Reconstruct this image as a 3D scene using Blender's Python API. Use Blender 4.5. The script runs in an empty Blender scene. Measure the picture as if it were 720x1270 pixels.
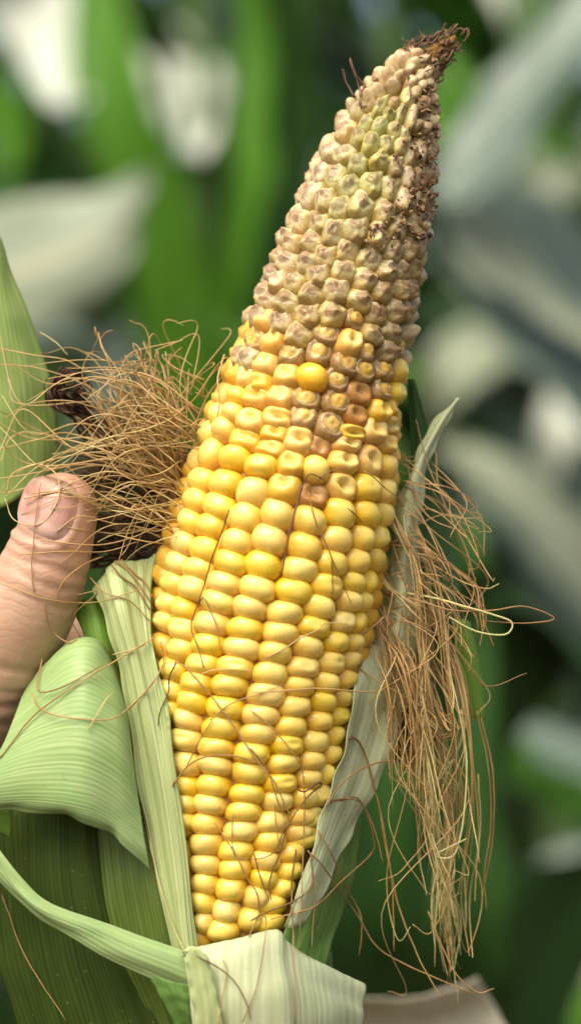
import bpy, bmesh, math, random
import numpy as np
from mathutils import Vector, Matrix, noise
from mathutils.bvhtree import BVHTree

random.seed(7)
rng = np.random.default_rng(7)
C = bpy.context.scene.collection
SC = bpy.context.scene

# ------------------------------------------------------------------ scale
K = 0.000175          # metres per photo pixel at the ear
D = 0.50              # camera to ear, metres
ZC = 1.25             # camera height above the soil
SUN_EL, SUN_ROT = 56.0, 212.0

# ------------------------------------------------------------------ camera
cam = bpy.data.cameras.new('camera')
cam.sensor_fit = 'VERTICAL'
cam.sensor_height = 36.0
cam.sensor_width = 36.0
cam.lens = 36.0 * D / (1270 * K)
cam.clip_start = 0.01
cam.clip_end = 500
cam.dof.use_dof = True
cam.dof.focus_distance = D - 78 * K
cam.dof.aperture_fstop = cam.lens / 12.5
camo = bpy.data.objects.new('camera', cam)
camo.location = (0, -D, ZC)
camo.rotation_euler = (math.radians(90), 0, 0)
C.objects.link(camo)
SC.camera = camo

# ------------------------------------------------------------------ light
world = bpy.data.worlds.new('World')
SC.world = world
world.use_nodes = True
wn = world.node_tree
bgn = wn.nodes['Background']
sky = wn.nodes.new('ShaderNodeTexSky')
sky.sky_type = 'NISHITA'
sky.sun_disc = False
sky.sun_elevation = math.radians(SUN_EL)
sky.sun_rotation = math.radians(SUN_ROT)
sky.air_density = 1.0
sky.ozone_density = 0.3
sky.dust_density = 7.0
wn.links.new(sky.outputs[0], bgn.inputs['Color'])
bgn.inputs['Strength'].default_value = 0.15
sun = bpy.data.lights.new('sun', 'SUN')
sun.energy = 1.4
sun.angle = math.radians(52)
sun.color = (1.0, 0.965, 0.90)
suno = bpy.data.objects.new('sun', sun)
# direction towards the sun (Nishita: rotation measured from +Y, clockwise)
el, ro = math.radians(SUN_EL), math.radians(SUN_ROT)
sdir = Vector((math.sin(ro) * math.cos(el), math.cos(ro) * math.cos(el), math.sin(el)))
suno.rotation_euler = sdir.to_track_quat('Z', 'Y').to_euler()
suno.location = (0, 0, 6)
C.objects.link(suno)
SC.view_settings.view_transform = 'Standard'
SC.view_settings.look = 'None'
SC.view_settings.exposure = 0.74
SC.view_settings.gamma = 1.0
SC.render.engine = 'CYCLES'
SC.cycles.use_denoising = True
SC.cycles.max_bounces = 8
SC.cycles.transparent_max_bounces = 8

# ------------------------------------------------------------------ helpers
def W(px, py, d=0.0):
    """photo pixel + depth (in ear pixels, positive = away) -> world point"""
    f = (D + d * K) / D
    return Vector(((px - 360) * K * f, d * K, ZC + (635 - py) * K * f))

def cr(P, t):
    """Catmull-Rom through the rows of P at t in [0,1]"""
    P = np.asarray(P, float)
    n = len(P)
    if n == 1:
        return P[0]
    x = np.clip(np.asarray(t, float), 0, 1) * (n - 1)
    i = np.minimum(x.astype(int), n - 2)
    f = (x - i)[..., None]
    p0 = np.where((i > 0)[..., None], P[np.maximum(i - 1, 0)], 2 * P[0] - P[1])
    p1 = P[i]
    p2 = P[i + 1]
    p3 = np.where((i + 2 < n)[..., None], P[np.minimum(i + 2, n - 1)], 2 * P[-1] - P[-2])
    return 0.5 * (2 * p1 + (p2 - p0) * f + (2 * p0 - 5 * p1 + 4 * p2 - p3) * f ** 2 + (3 * p1 - p0 - 3 * p2 + p3) * f ** 3)

def link(name, me, parent=None, mat=None):
    o = bpy.data.objects.new(name, me)
    C.objects.link(o)
    if parent is not None:
        o.parent = parent
        o.matrix_parent_inverse = Matrix.Identity(4)
    if mat is not None and me is not None and not me.materials:
        me.materials.append(mat)
    return o

def tag(o, label, cat, group=None, kind=None):
    if label: o['label'] = label
    if cat: o['category'] = cat
    if group: o['group'] = group
    if kind: o['kind'] = kind
    return o

def mesh(name, verts, faces, mat=None, uvs=None, tone=None, smooth=True):
    me = bpy.data.meshes.new(name)
    me.from_pydata([tuple(v) for v in verts], [], faces)
    if smooth:
        me.polygons.foreach_set('use_smooth', [True] * len(me.polygons))
    if uvs is not None:
        lay = me.uv_layers.new(name='UVMap')
        li = np.empty(len(me.loops), int)
        me.loops.foreach_get('vertex_index', li)
        lay.data.foreach_set('uv', np.asarray(uvs, float)[li].ravel())
    if tone is not None:
        a = me.color_attributes.new('tone', 'FLOAT_COLOR', 'POINT')
        t = np.asarray(tone, float)
        a.data.foreach_set('color', np.stack([t, t, t, np.ones_like(t)], 1).ravel())
    if mat is not None:
        me.materials.append(mat)
    me.update()
    return me

ALLBVH = []
def add_bvh(verts, faces):
    ALLBVH.append(BVHTree.FromPolygons([Vector(v) for v in verts], faces))

CAMP = Vector((0, -D, ZC))
def cast(px, py, trees=None):
    """depth (ear pixels) of the first built surface behind a photo pixel"""
    dv = (W(px, py, 0) - CAMP).normalized()
    best = None
    for b in (ALLBVH if trees is None else trees):
        h = b.ray_cast(CAMP, dv)
        if h[0] is not None and h[0].y < 0.04:
            if best is None or h[0].y < best: best = h[0].y
    return None if best is None else best / K

# ------------------------------------------------------------------ sheets (husks, leaves)
def sheet(lines, nu, nv, thick=0.00020, wob=0.0, wfreq=6.0, seed=0, rib=0.0, nrib=10, conv=W, frng=True, edge=0.0, rag=0.0):
    """lines: polylines along the fibre, listed across the leaf; returns verts, faces, uvs of a closed thin solid"""
    n = max(len(l) for l in lines)
    tv = np.linspace(0, 1, nv)
    G = np.array([cr(np.array(l, float), tv) for l in lines])      # lines x nv x 3
    tu = np.linspace(0, 1, nu)
    S = np.array([cr(G[:, j, :], tu) for j in range(nv)])          # nv x nu x 3
    P = np.array([[conv(*S[j, i]) for i in range(nu)] for j in range(nv)])
    if rag:
        for i in range(nu):
            v0 = rag * (0.5 + 0.9 * noise.noise(Vector((tu[i] * 9, seed, 4.0))) + 0.5 * noise.noise(Vector((tu[i] * 41, seed, 8.0))))
            tn = np.clip(v0 * np.maximum(0, 1 - tv / 0.35) + tv, 0, 1)
            P[:, i, :] = np.stack([np.interp(tn, tv, P[:, i, c]) for c in range(3)], 1)
    du = np.gradient(P, axis=1); dv = np.gradient(P, axis=0)
    N = np.cross(du, dv); N /= np.maximum(np.linalg.norm(N, axis=2, keepdims=True), 1e-12)
    if wob or rib or edge:
        for j in range(nv):
            for i in range(nu):
                u, v = tu[i], tv[j]
                h = wob * noise.noise(Vector((u * 3.1 + seed * 7.3, v * wfreq, seed))) + rib * math.sin(u * nrib * 2 * math.pi + 1.5 * noise.noise(Vector((u * 5, v * 2, seed + 3))))
                if edge:
                    e = max(0.0, 1 - min(u, 1 - u) / 0.16)
                    h += edge * e * math.sin(v * wfreq * 9 + seed + (2.0 if u > .5 else 0) + 3 * noise.noise(Vector((v * 4, seed, 1.0))))
                P[j, i] += N[j, i] * h
    A = P + N * thick * 0.5
    B = P - N * thick * 0.5
    V = np.concatenate([A.reshape(-1, 3), B.reshape(-1, 3)])
    uv = np.array([[tu[i], tv[j]] for j in range(nv) for i in range(nu)])
    uv = np.concatenate([uv, uv])
    F = []
    o = nu * nv
    for j in range(nv - 1):
        for i in range(nu - 1):
            a, b, c, d = j * nu + i, j * nu + i + 1, (j + 1) * nu + i + 1, (j + 1) * nu + i
            F.append((a, b, c, d)); F.append((o + d, o + c, o + b, o + a))
    for j in range(nv - 1):
        a, d = j * nu, (j + 1) * nu
        F.append((a, d, o + d, o + a))
        a, d = j * nu + nu - 1, (j + 1) * nu + nu - 1
        F.append((d, a, o + a, o + d))
    for i in range(nu - 1):
        F.append((i + 1, i, o + i, o + i + 1))
        a = (nv - 1) * nu + i
        F.append((a, a + 1, o + a + 1, o + a))
    return V, F, uv

def tube(pts, rad, sides=5):
    """pts: world points; rad: radius or per point"""
    P = np.array([tuple(p) for p in pts], float)
    n = len(P)
    r = np.full(n, rad) if np.isscalar(rad) else np.asarray(rad, float)
    T = np.gradient(P, axis=0); T /= np.maximum(np.linalg.norm(T, axis=1, keepdims=True), 1e-12)
    up = np.array([0.3, -0.9, 0.25])
    V = []; F = []
    for i in range(n):
        a = np.cross(T[i], up); a /= max(np.linalg.norm(a), 1e-9)
        b = np.cross(T[i], a)
        for k in range(sides):
            w = 2 * math.pi * k / sides
            V.append(P[i] + r[i] * (a * math.cos(w) + b * math.sin(w)))
    for i in range(n - 1):
        for k in range(sides):
            k2 = (k + 1) % sides
            F.append((i * sides + k, i * sides + k2, (i + 1) * sides + k2, (i + 1) * sides + k))
    F.append(tuple(range(sides))[::-1]); F.append(tuple((n - 1) * sides + k for k in range(sides)))
    return V, F

class Bag:
    def __init__(s): s.v = []; s.f = []; s.t = []
    def add(s, V, F, tone=0.5):
        o = len(s.v); s.v += list(V); s.f += [tuple(i + o for i in f) for f in F]
        s.t += list(tone) if hasattr(tone, '__len__') else [tone] * len(V)
    def mesh(s, name, mat): return mesh(name, s.v, s.f, mat, tone=s.t)

# ------------------------------------------------------------------ materials
def newmat(name):
    m = bpy.data.materials.new(name); m.use_nodes = True
    nt = m.node_tree
    for n in list(nt.nodes): nt.nodes.remove(n)
    out = nt.nodes.new('ShaderNodeOutputMaterial')
    return m, nt, out
def N(nt, t, **kw):
    n = nt.nodes.new(t)
    for k, v in kw.items():
        if hasattr(n, k): setattr(n, k, v)
        else: n.inputs[k.replace('_', ' ')].default_value = v
    return n
def L(nt, a, b): nt.links.new(a, b)
def ramp(nt, fac, stops, interp='LINEAR'):
    r = nt.nodes.new('ShaderNodeValToRGB')
    r.color_ramp.interpolation = interp
    e = r.color_ramp.elements
    while len(e) < len(stops): e.new(0.5)
    for x, (p, c) in zip(e, stops):
        x.position = p; x.color = tuple(c) + ((1,) if len(c) == 3 else ())
    if fac is not None: L(nt, fac, r.inputs[0])
    return r
def mixc(nt, fac, a, b, blend='MIX'):
    m = nt.nodes.new('ShaderNodeMix'); m.data_type = 'RGBA'; m.blend_type = blend
    for sock, v in ((m.inputs[0], fac), (m.inputs[6], a), (m.inputs[7], b)):
        if hasattr(v, 'links') or hasattr(v, 'is_linked'): L(nt, v, sock)
        else: sock.default_value = v if not isinstance(v, tuple) else (tuple(v) + (1,))[:4]
    return m.outputs[2]
def mth(nt, op, a, b=None, c=None, clamp=False):
    m = nt.nodes.new('ShaderNodeMath'); m.operation = op; m.use_clamp = clamp
    for i, v in enumerate((a, b, c)):
        if v is None: continue
        if hasattr(v, 'is_linked'): L(nt, v, m.inputs[i])
        else: m.inputs[i].default_value = v
    return m.outputs[0]

def leaf_mat(name, c_lo, c_hi, freq=40, trans=0.35, rough=0.45, bump=0.35, blotch=None, tcol=None, spec=0.35, midrib=None):
    m, nt, out = newmat(name)
    uv = N(nt, 'ShaderNodeTexCoord')
    sep = N(nt, 'ShaderNodeSeparateXYZ'); L(nt, uv.outputs['UV'], sep.inputs[0])
    def stripes(f, fv, det):
        cmb = N(nt, 'ShaderNodeCombineXYZ')
        L(nt, mth(nt, 'MULTIPLY', sep.outputs[0], f), cmb.inputs[0])
        L(nt, mth(nt, 'MULTIPLY', sep.outputs[1], fv), cmb.inputs[1])
        t = N(nt, 'ShaderNodeTexNoise'); t.inputs['Scale'].default_value = 1; t.inputs['Detail'].default_value = det
        L(nt, cmb.outputs[0], t.inputs['Vector']); return t.outputs[0]
    s1 = stripes(freq, 1.6, 3); s2 = stripes(freq * 3.2, 3.0, 2); s3 = stripes(freq * 0.22, 2.2, 3)
    wv = N(nt, 'ShaderNodeMath', operation='SINE')
    L(nt, mth(nt, 'ADD', mth(nt, 'MULTIPLY', sep.outputs[0], freq * 5.5), mth(nt, 'MULTIPLY', s3, 10.0)), wv.inputs[0])
    vein = mth(nt, 'MULTIPLY_ADD', wv.outputs[0], 0.5, 0.5)
    f = mth(nt, 'ADD', mth(nt, 'MULTIPLY', s1, 0.52), mth(nt, 'ADD', mth(nt, 'MULTIPLY', s3, 0.34), mth(nt, 'MULTIPLY', vein, 0.14)))
    col = ramp(nt, f, [(0.30, c_lo), (0.70, c_hi)]).outputs[0]
    obj = N(nt, 'ShaderNodeTexNoise'); obj.inputs['Scale'].default_value = 90; obj.inputs['Detail'].default_value = 4
    L(nt, uv.outputs['Object'], obj.inputs['Vector'])
    if blotch:
        bf = ramp(nt, obj.outputs[0], [(0.52, (0, 0, 0)), (0.72, (1, 1, 1))]).outputs[0]
        col = mixc(nt, mth(nt, 'MULTIPLY', bf, 0.55), col, tuple(blotch))
    # tiny flecks of wear
    fl = N(nt, 'ShaderNodeTexNoise'); fl.inputs['Scale'].default_value = 620; fl.inputs['Detail'].default_value = 2
    L(nt, uv.outputs['Object'], fl.inputs['Vector'])
    ff = ramp(nt, fl.outputs[0], [(0.70, (0, 0, 0)), (0.76, (1, 1, 1))]).outputs[0]
    col = mixc(nt, mth(nt, 'MULTIPLY', ff, 0.42), col, (0.28, 0.20, 0.09))
    if midrib:
        a = mth(nt, 'ABSOLUTE', mth(nt, 'SUBTRACT', sep.outputs[0], 0.5))
        mf = ramp(nt, a, [(0.025, (1, 1, 1)), (0.06, (0, 0, 0))]).outputs[0]
        col = mixc(nt, mf, col, tuple(midrib))
    p = N(nt, 'ShaderNodeBsdfPrincipled'); L(nt, col, p.inputs['Base Color'])
    L(nt, mth(nt, 'MULTIPLY_ADD', s2, 0.25, rough - 0.12), p.inputs['Roughness'])
    p.inputs['Specular IOR Level'].default_value = spec
    bh = mth(nt, 'ADD', mth(nt, 'MULTIPLY', vein, 0.28), mth(nt, 'ADD', mth(nt, 'MULTIPLY', s2, 0.7), mth(nt, 'MULTIPLY', obj.outputs[0], 0.5)))
    b = N(nt, 'ShaderNodeBump'); b.inputs['Strength'].default_value = bump; b.inputs['Distance'].default_value = 0.0004
    L(nt, bh, b.inputs['Height']); L(nt, b.outputs[0], p.inputs['Normal'])
    tr = N(nt, 'ShaderNodeBsdfTranslucent')
    tc = mixc(nt, 1.0, col, tuple(tcol or (1.0, 1.0, 0.6)), 'MULTIPLY')
    L(nt, tc, tr.inputs['Color']); L(nt, b.outputs[0], tr.inputs['Normal'])
    mx = N(nt, 'ShaderNodeMixShader'); mx.inputs[0].default_value = trans
    L(nt, p.outputs[0], mx.inputs[1]); L(nt, tr.outputs[0], mx.inputs[2])
    L(nt, mx.outputs[0], out.inputs['Surface'])
    return m

def silk_mat(name, stops, trans=0.3):
    m, nt, out = newmat(name)
    a = N(nt, 'ShaderNodeAttribute', attribute_name='tone')
    tc = N(nt, 'ShaderNodeTexCoord')
    n = N(nt, 'ShaderNodeTexNoise'); n.inputs['Scale'].default_value = 160; n.inputs['Detail'].default_value = 3
    L(nt, tc.outputs['Object'], n.inputs['Vector'])
    f = mth(nt, 'ADD', a.outputs['Fac'], mth(nt, 'MULTIPLY_ADD', n.outputs[0], 0.4, -0.2), clamp=True)
    col = ramp(nt, f, stops).outputs[0]
    p = N(nt, 'ShaderNodeBsdfPrincipled'); L(nt, col, p.inputs['Base Color'])
    p.inputs['Roughness'].default_value = 0.42
    tr = N(nt, 'ShaderNodeBsdfTranslucent'); L(nt, col, tr.inputs['Color'])
    mx = N(nt, 'ShaderNodeMixShader'); mx.inputs[0].default_value = trans
    L(nt, p.outputs[0], mx.inputs[1]); L(nt, tr.outputs[0], mx.inputs[2]); L(nt, mx.outputs[0], out.inputs[0])
    return m

SILK = silk_mat('dried_silk', [(0.0, (0.045, 0.018, 0.008)), (0.22, (0.18, 0.088, 0.032)), (0.5, (0.47, 0.275, 0.095)), (0.75, (0.64, 0.45, 0.17)), (0.9, (0.68, 0.60, 0.26)), (1.0, (0.55, 0.62, 0.24))])

def kernel_mat(name, mode):
    m, nt, out = newmat(name)
    tc = N(nt, 'ShaderNodeTexCoord'); oi = N(nt, 'ShaderNodeObjectInfo')
    sep = N(nt, 'ShaderNodeSeparateXYZ'); L(nt, tc.outputs['Object'], sep.inputs[0])
    x, y, z = sep.outputs
    off = mth(nt, 'MULTIPLY', oi.outputs['Random'], 57.0)
    def nz(scale, det=3):
        v = N(nt, 'ShaderNodeVectorMath', operation='ADD'); L(nt, tc.outputs['Object'], v.inputs[0])
        cb = N(nt, 'ShaderNodeCombineXYZ'); [L(nt, off, cb.inputs[k]) for k in range(3)]
        L(nt, cb.outputs[0], v.inputs[1])
        t = N(nt, 'ShaderNodeTexNoise'); t.inputs['Scale'].default_value = scale; t.inputs['Detail'].default_value = det
        L(nt, v.outputs[0], t.inputs['Vector']); return t.outputs[0]
    n1 = nz(1.3); n2 = nz(7.0, 4)
    r = mth(nt, 'SQRT', mth(nt, 'ADD', mth(nt, 'MULTIPLY', x, x), mth(nt, 'MULTIPLY', mth(nt, 'MULTIPLY', y, y), 1.2)))
    rr = mth(nt, 'ADD', r, mth(nt, 'MULTIPLY_ADD', n1, 0.70, -0.35))
    if mode == 'smooth':
        zz = mth(nt, 'ADD', z, mth(nt, 'MULTIPLY_ADD', n1, 0.6, -0.3))
        base = ramp(nt, zz, [(0.0, (0.46, 0.19, 0.006)), (0.55, (0.73, 0.45, 0.018)), (0.95, (0.78, 0.57, 0.085))]).outputs[0]
        pale = ramp(nt, rr, [(0.05, (1, 1, 1)), (0.55, (0, 0, 0))]).outputs[0]
        base = mixc(nt, mth(nt, 'MULTIPLY', pale, 0.32), base, (0.78, 0.62, 0.17))
        sp = ramp(nt, nz(5.5, 2), [(0.66, (0, 0, 0)), (0.78, (1, 1, 1))]).outputs[0]
        base = mixc(nt, mth(nt, 'MULTIPLY', sp, 0.35), base, (0.58, 0.27, 0.03))
        rough = 0.23
    elif mode == 'dented':
        base = ramp(nt, rr, [(0.02, (0.70, 0.44, 0.05)), (0.38, (0.80, 0.58, 0.13)), (0.62, (0.76, 0.47, 0.05)), (0.95, (0.62, 0.33, 0.03))]).outputs[0]
        base = mixc(nt, mth(nt, 'MULTIPLY', ramp(nt, n2, [(0.55, (0, 0, 0)), (0.7, (1, 1, 1))]).outputs[0], 0.3), base, (0.62, 0.44, 0.14))
        rough = 0.34
    elif mode == 'glassy':      # translucent shrunken skin round a yellow heart
        base = ramp(nt, rr, [(0.06, (0.50, 0.28, 0.04)), (0.22, (0.74, 0.52, 0.09)), (0.50, (0.70, 0.48, 0.09)), (0.60, (0.36, 0.23, 0.085)), (0.76, (0.48, 0.34, 0.14)), (1.0, (0.34, 0.20, 0.06))]).outputs[0]
        rough = 0.26
    else:                        # withered
        base = ramp(nt, rr, [(0.05, (0.35, 0.21, 0.08)), (0.48, (0.42, 0.26, 0.10)), (0.62, (0.72, 0.56, 0.28)), (0.80, (0.64, 0.49, 0.17)), (1.0, (0.50, 0.31, 0.07))]).outputs[0]
        dk = ramp(nt, n2, [(0.60, (0, 0, 0)), (0.75, (1, 1, 1))]).outputs[0]
        base = mixc(nt, mth(nt, 'MULTIPLY', dk, 0.22), base, (0.26, 0.14, 0.06))
        rid = mth(nt, 'SUBTRACT', 1.0, mth(nt, 'MULTIPLY', mth(nt, 'ABSOLUTE', mth(nt, 'SUBTRACT', nz(2.6, 3), 0.5)), 2.0))
        rg = ramp(nt, rid, [(0.88, (0, 0, 0)), (0.97, (1, 1, 1))]).outputs[0]
        base = mixc(nt, mth(nt, 'MULTIPLY', rg, 0.22), base, (0.66, 0.58, 0.38))
        rough = 0.30
    hs = N(nt, 'ShaderNodeHueSaturation')
    L(nt, mth(nt, 'MULTIPLY_ADD', oi.outputs['Random'], 0.008, 0.498), hs.inputs['Hue'])
    L(nt, mth(nt, 'MULTIPLY_ADD', mth(nt, 'FRACT', mth(nt, 'MULTIPLY', oi.outputs['Random'], 13.7)), 0.14, 0.93), hs.inputs['Value'])
    L(nt, mth(nt, 'MULTIPLY_ADD', mth(nt, 'FRACT', mth(nt, 'MULTIPLY', oi.outputs['Random'], 31.3)), 0.12, 0.90), hs.inputs['Saturation'])
    L(nt, base, hs.inputs['Color'])
    col = mixc(nt, 1.0, hs.outputs[0], oi.outputs['Color'], 'MULTIPLY')
    p = N(nt, 'ShaderNodeBsdfPrincipled'); L(nt, col, p.inputs['Base Color'])
    L(nt, mth(nt, 'MULTIPLY_ADD', n2, 0.2, rough - 0.06), p.inputs['Roughness'])
    p.inputs['Subsurface Weight'].default_value = 0.22
    p.inputs['Subsurface Radius'].default_value = (0.8, 0.55, 0.16)
    p.inputs['Subsurface Scale'].default_value = 0.0016
    p.inputs['Specular IOR Level'].default_value = 0.55
    b = N(nt, 'ShaderNodeBump'); b.inputs['Strength'].default_value = 0.25 if mode in ('smooth',) else 0.5
    b.inputs['Distance'].default_value = 0.0003
    hh = mth(nt, 'ADD', mth(nt, 'MULTIPLY', n2, 0.7), n1)
    if mode == 'withered':
        b.inputs['Strength'].default_value = 0.35
        p.inputs['Subsurface Weight'].default_value = 0.45
        hh = mth(nt, 'ADD', hh, mth(nt, 'MULTIPLY', rg, 0.8))
    L(nt, hh, b.inputs['Height']); L(nt, b.outputs[0], p.inputs['Normal'])
    L(nt, p.outputs[0], out.inputs[0])
    return m
KM = {k: kernel_mat('kernel_' + k, k) for k in ('smooth', 'dented', 'glassy', 'withered')}

def noise_mat(name, stops, scale, rough=0.8, bump=0.4, dist=0.0006, detail=6):
    m, nt, out = newmat(name)
    tc = N(nt, 'ShaderNodeTexCoord')
    n = N(nt, 'ShaderNodeTexNoise'); n.inputs['Scale'].default_value = scale; n.inputs['Detail'].default_value = detail
    L(nt, tc.outputs['Object'], n.inputs['Vector'])
    p = N(nt, 'ShaderNodeBsdfPrincipled'); L(nt, ramp(nt, n.outputs[0], stops).outputs[0], p.inputs['Base Color'])
    p.inputs['Roughness'].default_value = rough
    b = N(nt, 'ShaderNodeBump'); b.inputs['Strength'].default_value = bump; b.inputs['Distance'].default_value = dist
    L(nt, n.outputs[0], b.inputs['Height']); L(nt, b.outputs[0], p.inputs['Normal'])
    L(nt, p.outputs[0], out.inputs[0])
    return m

# ------------------------------------------------------------------ ground and field
SOIL = noise_mat('soil', [(0.3, (0.035, 0.022, 0.012)), (0.7, (0.10, 0.068, 0.04))], 9, 0.95, 0.8, 0.03)
gn = 24
gv = [(x, y, 0.02 * noise.noise(Vector((x * 2, y * 2, 0)))) for y in np.linspace(-60, 60, gn) for x in np.linspace(-60, 60, gn)]
gf = [(j * gn + i, j * gn + i + 1, (j + 1) * gn + i + 1, (j + 1) * gn + i) for j in range(gn - 1) for i in range(gn - 1)]
tag(link('ground', mesh('ground', gv, gf, SOIL)), 'bare brown soil between the corn rows', None, kind='structure')

GREEN = leaf_mat('corn_leaf_green', (0.035, 0.12, 0.008), (0.085, 0.22, 0.022), 14, 0.50, 0.42, 0.3, tcol=(1.2, 1.5, 0.3), spec=0.3, midrib=(0.25, 0.33, 0.14))
GREEN_DARK = leaf_mat('corn_leaf_deep', (0.014, 0.050, 0.008), (0.035, 0.095, 0.016), 14, 0.2, 0.5, 0.3, spec=0.2, midrib=(0.16, 0.23, 0.10))
GREY_LEAF = leaf_mat('corn_leaf_sky_sheen', (0.075, 0.12, 0.085), (0.14, 0.20, 0.145), 14, 0.2, 0.36, 0.3, spec=0.7, tcol=(.9, 1, .8), midrib=(0.3, 0.36, 0.25))  # sky reflection mixed into the base colour as bluish grey
PALE_LEAF = leaf_mat('corn_leaf_pale', (0.25, 0.31, 0.20), (0.43, 0.49, 0.35), 9, 0.35, 0.45, 0.3, tcol=(1, 1, .75), midrib=(0.6, 0.6, 0.42))
STALK = leaf_mat('corn_stalk', (0.06, 0.13, 0.025), (0.12, 0.20, 0.05), 10, 0.05, 0.5, 0.3)

def Wm(px, py, m):
    return W(px, py, m / K)

def hero_leaf(plant, a, b, width, mat, sag=0.25, seed=0, nv=28):
    """blade through a list of (px, py, metres) centre points; width in ear-plane pixels at that depth"""
    cl = np.array(a, float)
    wv = np.array(b, float)           # across direction in (px, py, metres) per unit
    lo, mi, hi = [], [], []
    n = len(cl)
    for i in range(n):
        t = i / (n - 1)
        w = width[i] if hasattr(width, '__len__') else width
        v = wv[i] if wv.ndim > 1 else wv
        c = cl[i]
        lo.append(c - v * w / 2); hi.append(c + v * w / 2)
        mi.append(c + np.array([0, 0, sag * 0.04]))
    V, F, uv = sheet([lo, mi, hi], 11, nv, 0.0006, seed=seed, conv=Wm, edge=0.006, wfreq=1.2)
    return link('leaf', mesh('leaf', V, F, mat, uv), plant)

def stalk_obj(plant, x, y, h, lean=0.0, r=0.012):
    zs = np.linspace(0, h, 24)
    pts = [(x + lean * z, y, z) for z in zs]
    rad = [r * (1.05 - 0.5 * z / h) * (1.12 if i % 4 == 0 else 1) for i, z in enumerate(zs)]
    V, F = tube(pts, rad, 10)
    uv = [((i % 10) / 10, i / len(V)) for i in range(len(V))]
    return link('stalk', mesh('stalk', V, F, STALK, uv), plant)

# shared blades for the field plants (local: root at origin, runs +X)
def blade_mesh(length, width, rise, droop, seed, mat):
    def cv(s, w, _):
        t = s
        x = length * (t - 0.10 * droop * t ** 3)
        z = rise * math.sin(min(t * 1.5, 1.6)) * length - droop * length * t ** 2.4
        ww = width * (0.55 + 0.45 * min(1, t * 4)) * max(0.02, (1 - t ** 3.0))
        y = w * ww * 0.5
        z += abs(w) * ww * 0.28 * (1 - t)
        z += 0.02 * abs(w) * math.sin(t * 17 + seed * 3 + (1.7 if w > 0 else 0))
        y += 0.06 * math.sin(t * 2.6 + seed) * t
        return Vector((x, y, z))
    lines = [[(t, w, 0) for t in np.linspace(0, 1, 5)] for w in (-1, -0.5, 0, 0.5, 1)]
    V, F, uv = sheet(lines, 7, 20, 0.0006, conv=cv)
    return mesh('leaf', V, F, mat, uv)
BL = [blade_mesh(0.62 + 0.08 * (i % 3), 0.075 + 0.012 * (i % 2), 0.55 + 0.1 * (i % 4), 0.55 + 0.17 * (i % 5), i, [GREEN, GREEN, GREEN_DARK, GREEN, GREY_LEAF][i % 5]) for i in range(10)]
field_n = 0
def field_plant(x, y, h, seed, label, group):
    r = random.Random(seed)
    p = link('corn_plant', None); p.location = (x, y, 0)
    tag(p, label, 'corn plant', group)
    stalk_obj(p, 0, 0, h, r.uniform(-0.03, 0.03), 0.012)
    az = r.uniform(0, 6.28)
    z = 0.42
    while z < h - 0.05:
        me = BL[r.randrange(len(BL))]
        o = link('leaf', me, p)
        o.location = (0, 0, z)
        s = r.uniform(0.85, 1.2) * (1 if z < h * 0.75 else 0.75)
        o.scale = (s, s, s)
        o.rotation_euler = (r.uniform(-.15, .15), r.uniform(-.2, .15), az)
        az += math.pi + r.uniform(-0.6, 0.6)
        z += r.uniform(0.13, 0.19)
    return p
rf = random.Random(11)
spots = []
for row, y in enumerate((1.55, 1.95, 2.4, 2.9, 3.5, 4.2, 5.0)):
    hw = 0.066 * (y + 0.5) / 0.5 + 0.34
    x = -hw + rf.uniform(0, .15)
    while x < hw:
        spots.append((x, y + rf.uniform(-.12, .12), rf.uniform(1.75, 2.35)))
        x += rf.uniform(0.14, 0.25)
for i, (x, y, h) in enumerate(spots):
    field_plant(x, y, h, 100 + i, 'green corn plant out of focus in the field behind the ear', 'corn plants in the blurred field')

# ------------------------------------------------------------------ the ear: axis and radius
ST = [(300, 1420, 96), (300, 1330, 104), (300, 1240, 112), (300, 1165, 119), (300, 1080, 126), (299, 990, 132), (305, 890, 139), (317, 800, 144), (337, 700, 144), (361, 600, 135),
      (384, 500, 121), (411, 400, 107), (441, 300, 95), (461, 230, 84), (476, 180, 72), (490, 140, 58), (503, 105, 42), (522, 80, 28), (545, 60, 16), (566, 45, 6)]
st = np.array(ST, float)
tt = np.linspace(0, 1, 1200)
AX = cr(st, tt)
seg = np.concatenate([[0], np.cumsum(np.linalg.norm(np.diff(AX[:, :2], axis=0), axis=1))])
SL = seg[-1]
TAN = np.gradient(AX[:, :2], axis=0); TAN /= np.linalg.norm(TAN, axis=1, keepdims=True)
for _ in range(30):
    TAN[1:-1] = (TAN[:-2] + TAN[1:-1] * 2 + TAN[2:]) / 4
TAN /= np.linalg.norm(TAN, axis=1, keepdims=True)
def at_s(s):
    i = float(np.interp(s, seg, np.arange(len(seg)))); k = int(min(max(i, 0), len(seg) - 2)); f = i - k
    a = AX[k] * (1 - f) + AX[k + 1] * f
    t = TAN[k] * (1 - f) + TAN[k + 1] * f
    t = t / np.linalg.norm(t)
    return a[0], a[1], a[2], t          # t in pixel axes (y down)
def near_s(px, py):
    v = np.array([px, py]) - AX[:, :2]
    al = np.abs(np.sum(v * TAN, axis=1)) + 0.15 * np.linalg.norm(v, axis=1)
    return seg[int(np.argmin(al))]
def surf(s, th, dr=0.0):
    """surface point as flat pixels + depth, angle th from the viewer side, dr = offset of the radius"""
    cx, cy, R, t = at_s(s)
    n = np.array([-t[1], t[0]])          # to the right across the ear
    R = R + dr
    return cx + n[0] * R * math.sin(th), cy + n[1] * R * math.sin(th), -R * math.cos(th)
def flatW(px, py, d):
    """the ear's own frame: parallel, not perspective"""
    return Vector(((px - 360) * K, d * K, ZC + (635 - py) * K))
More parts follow.
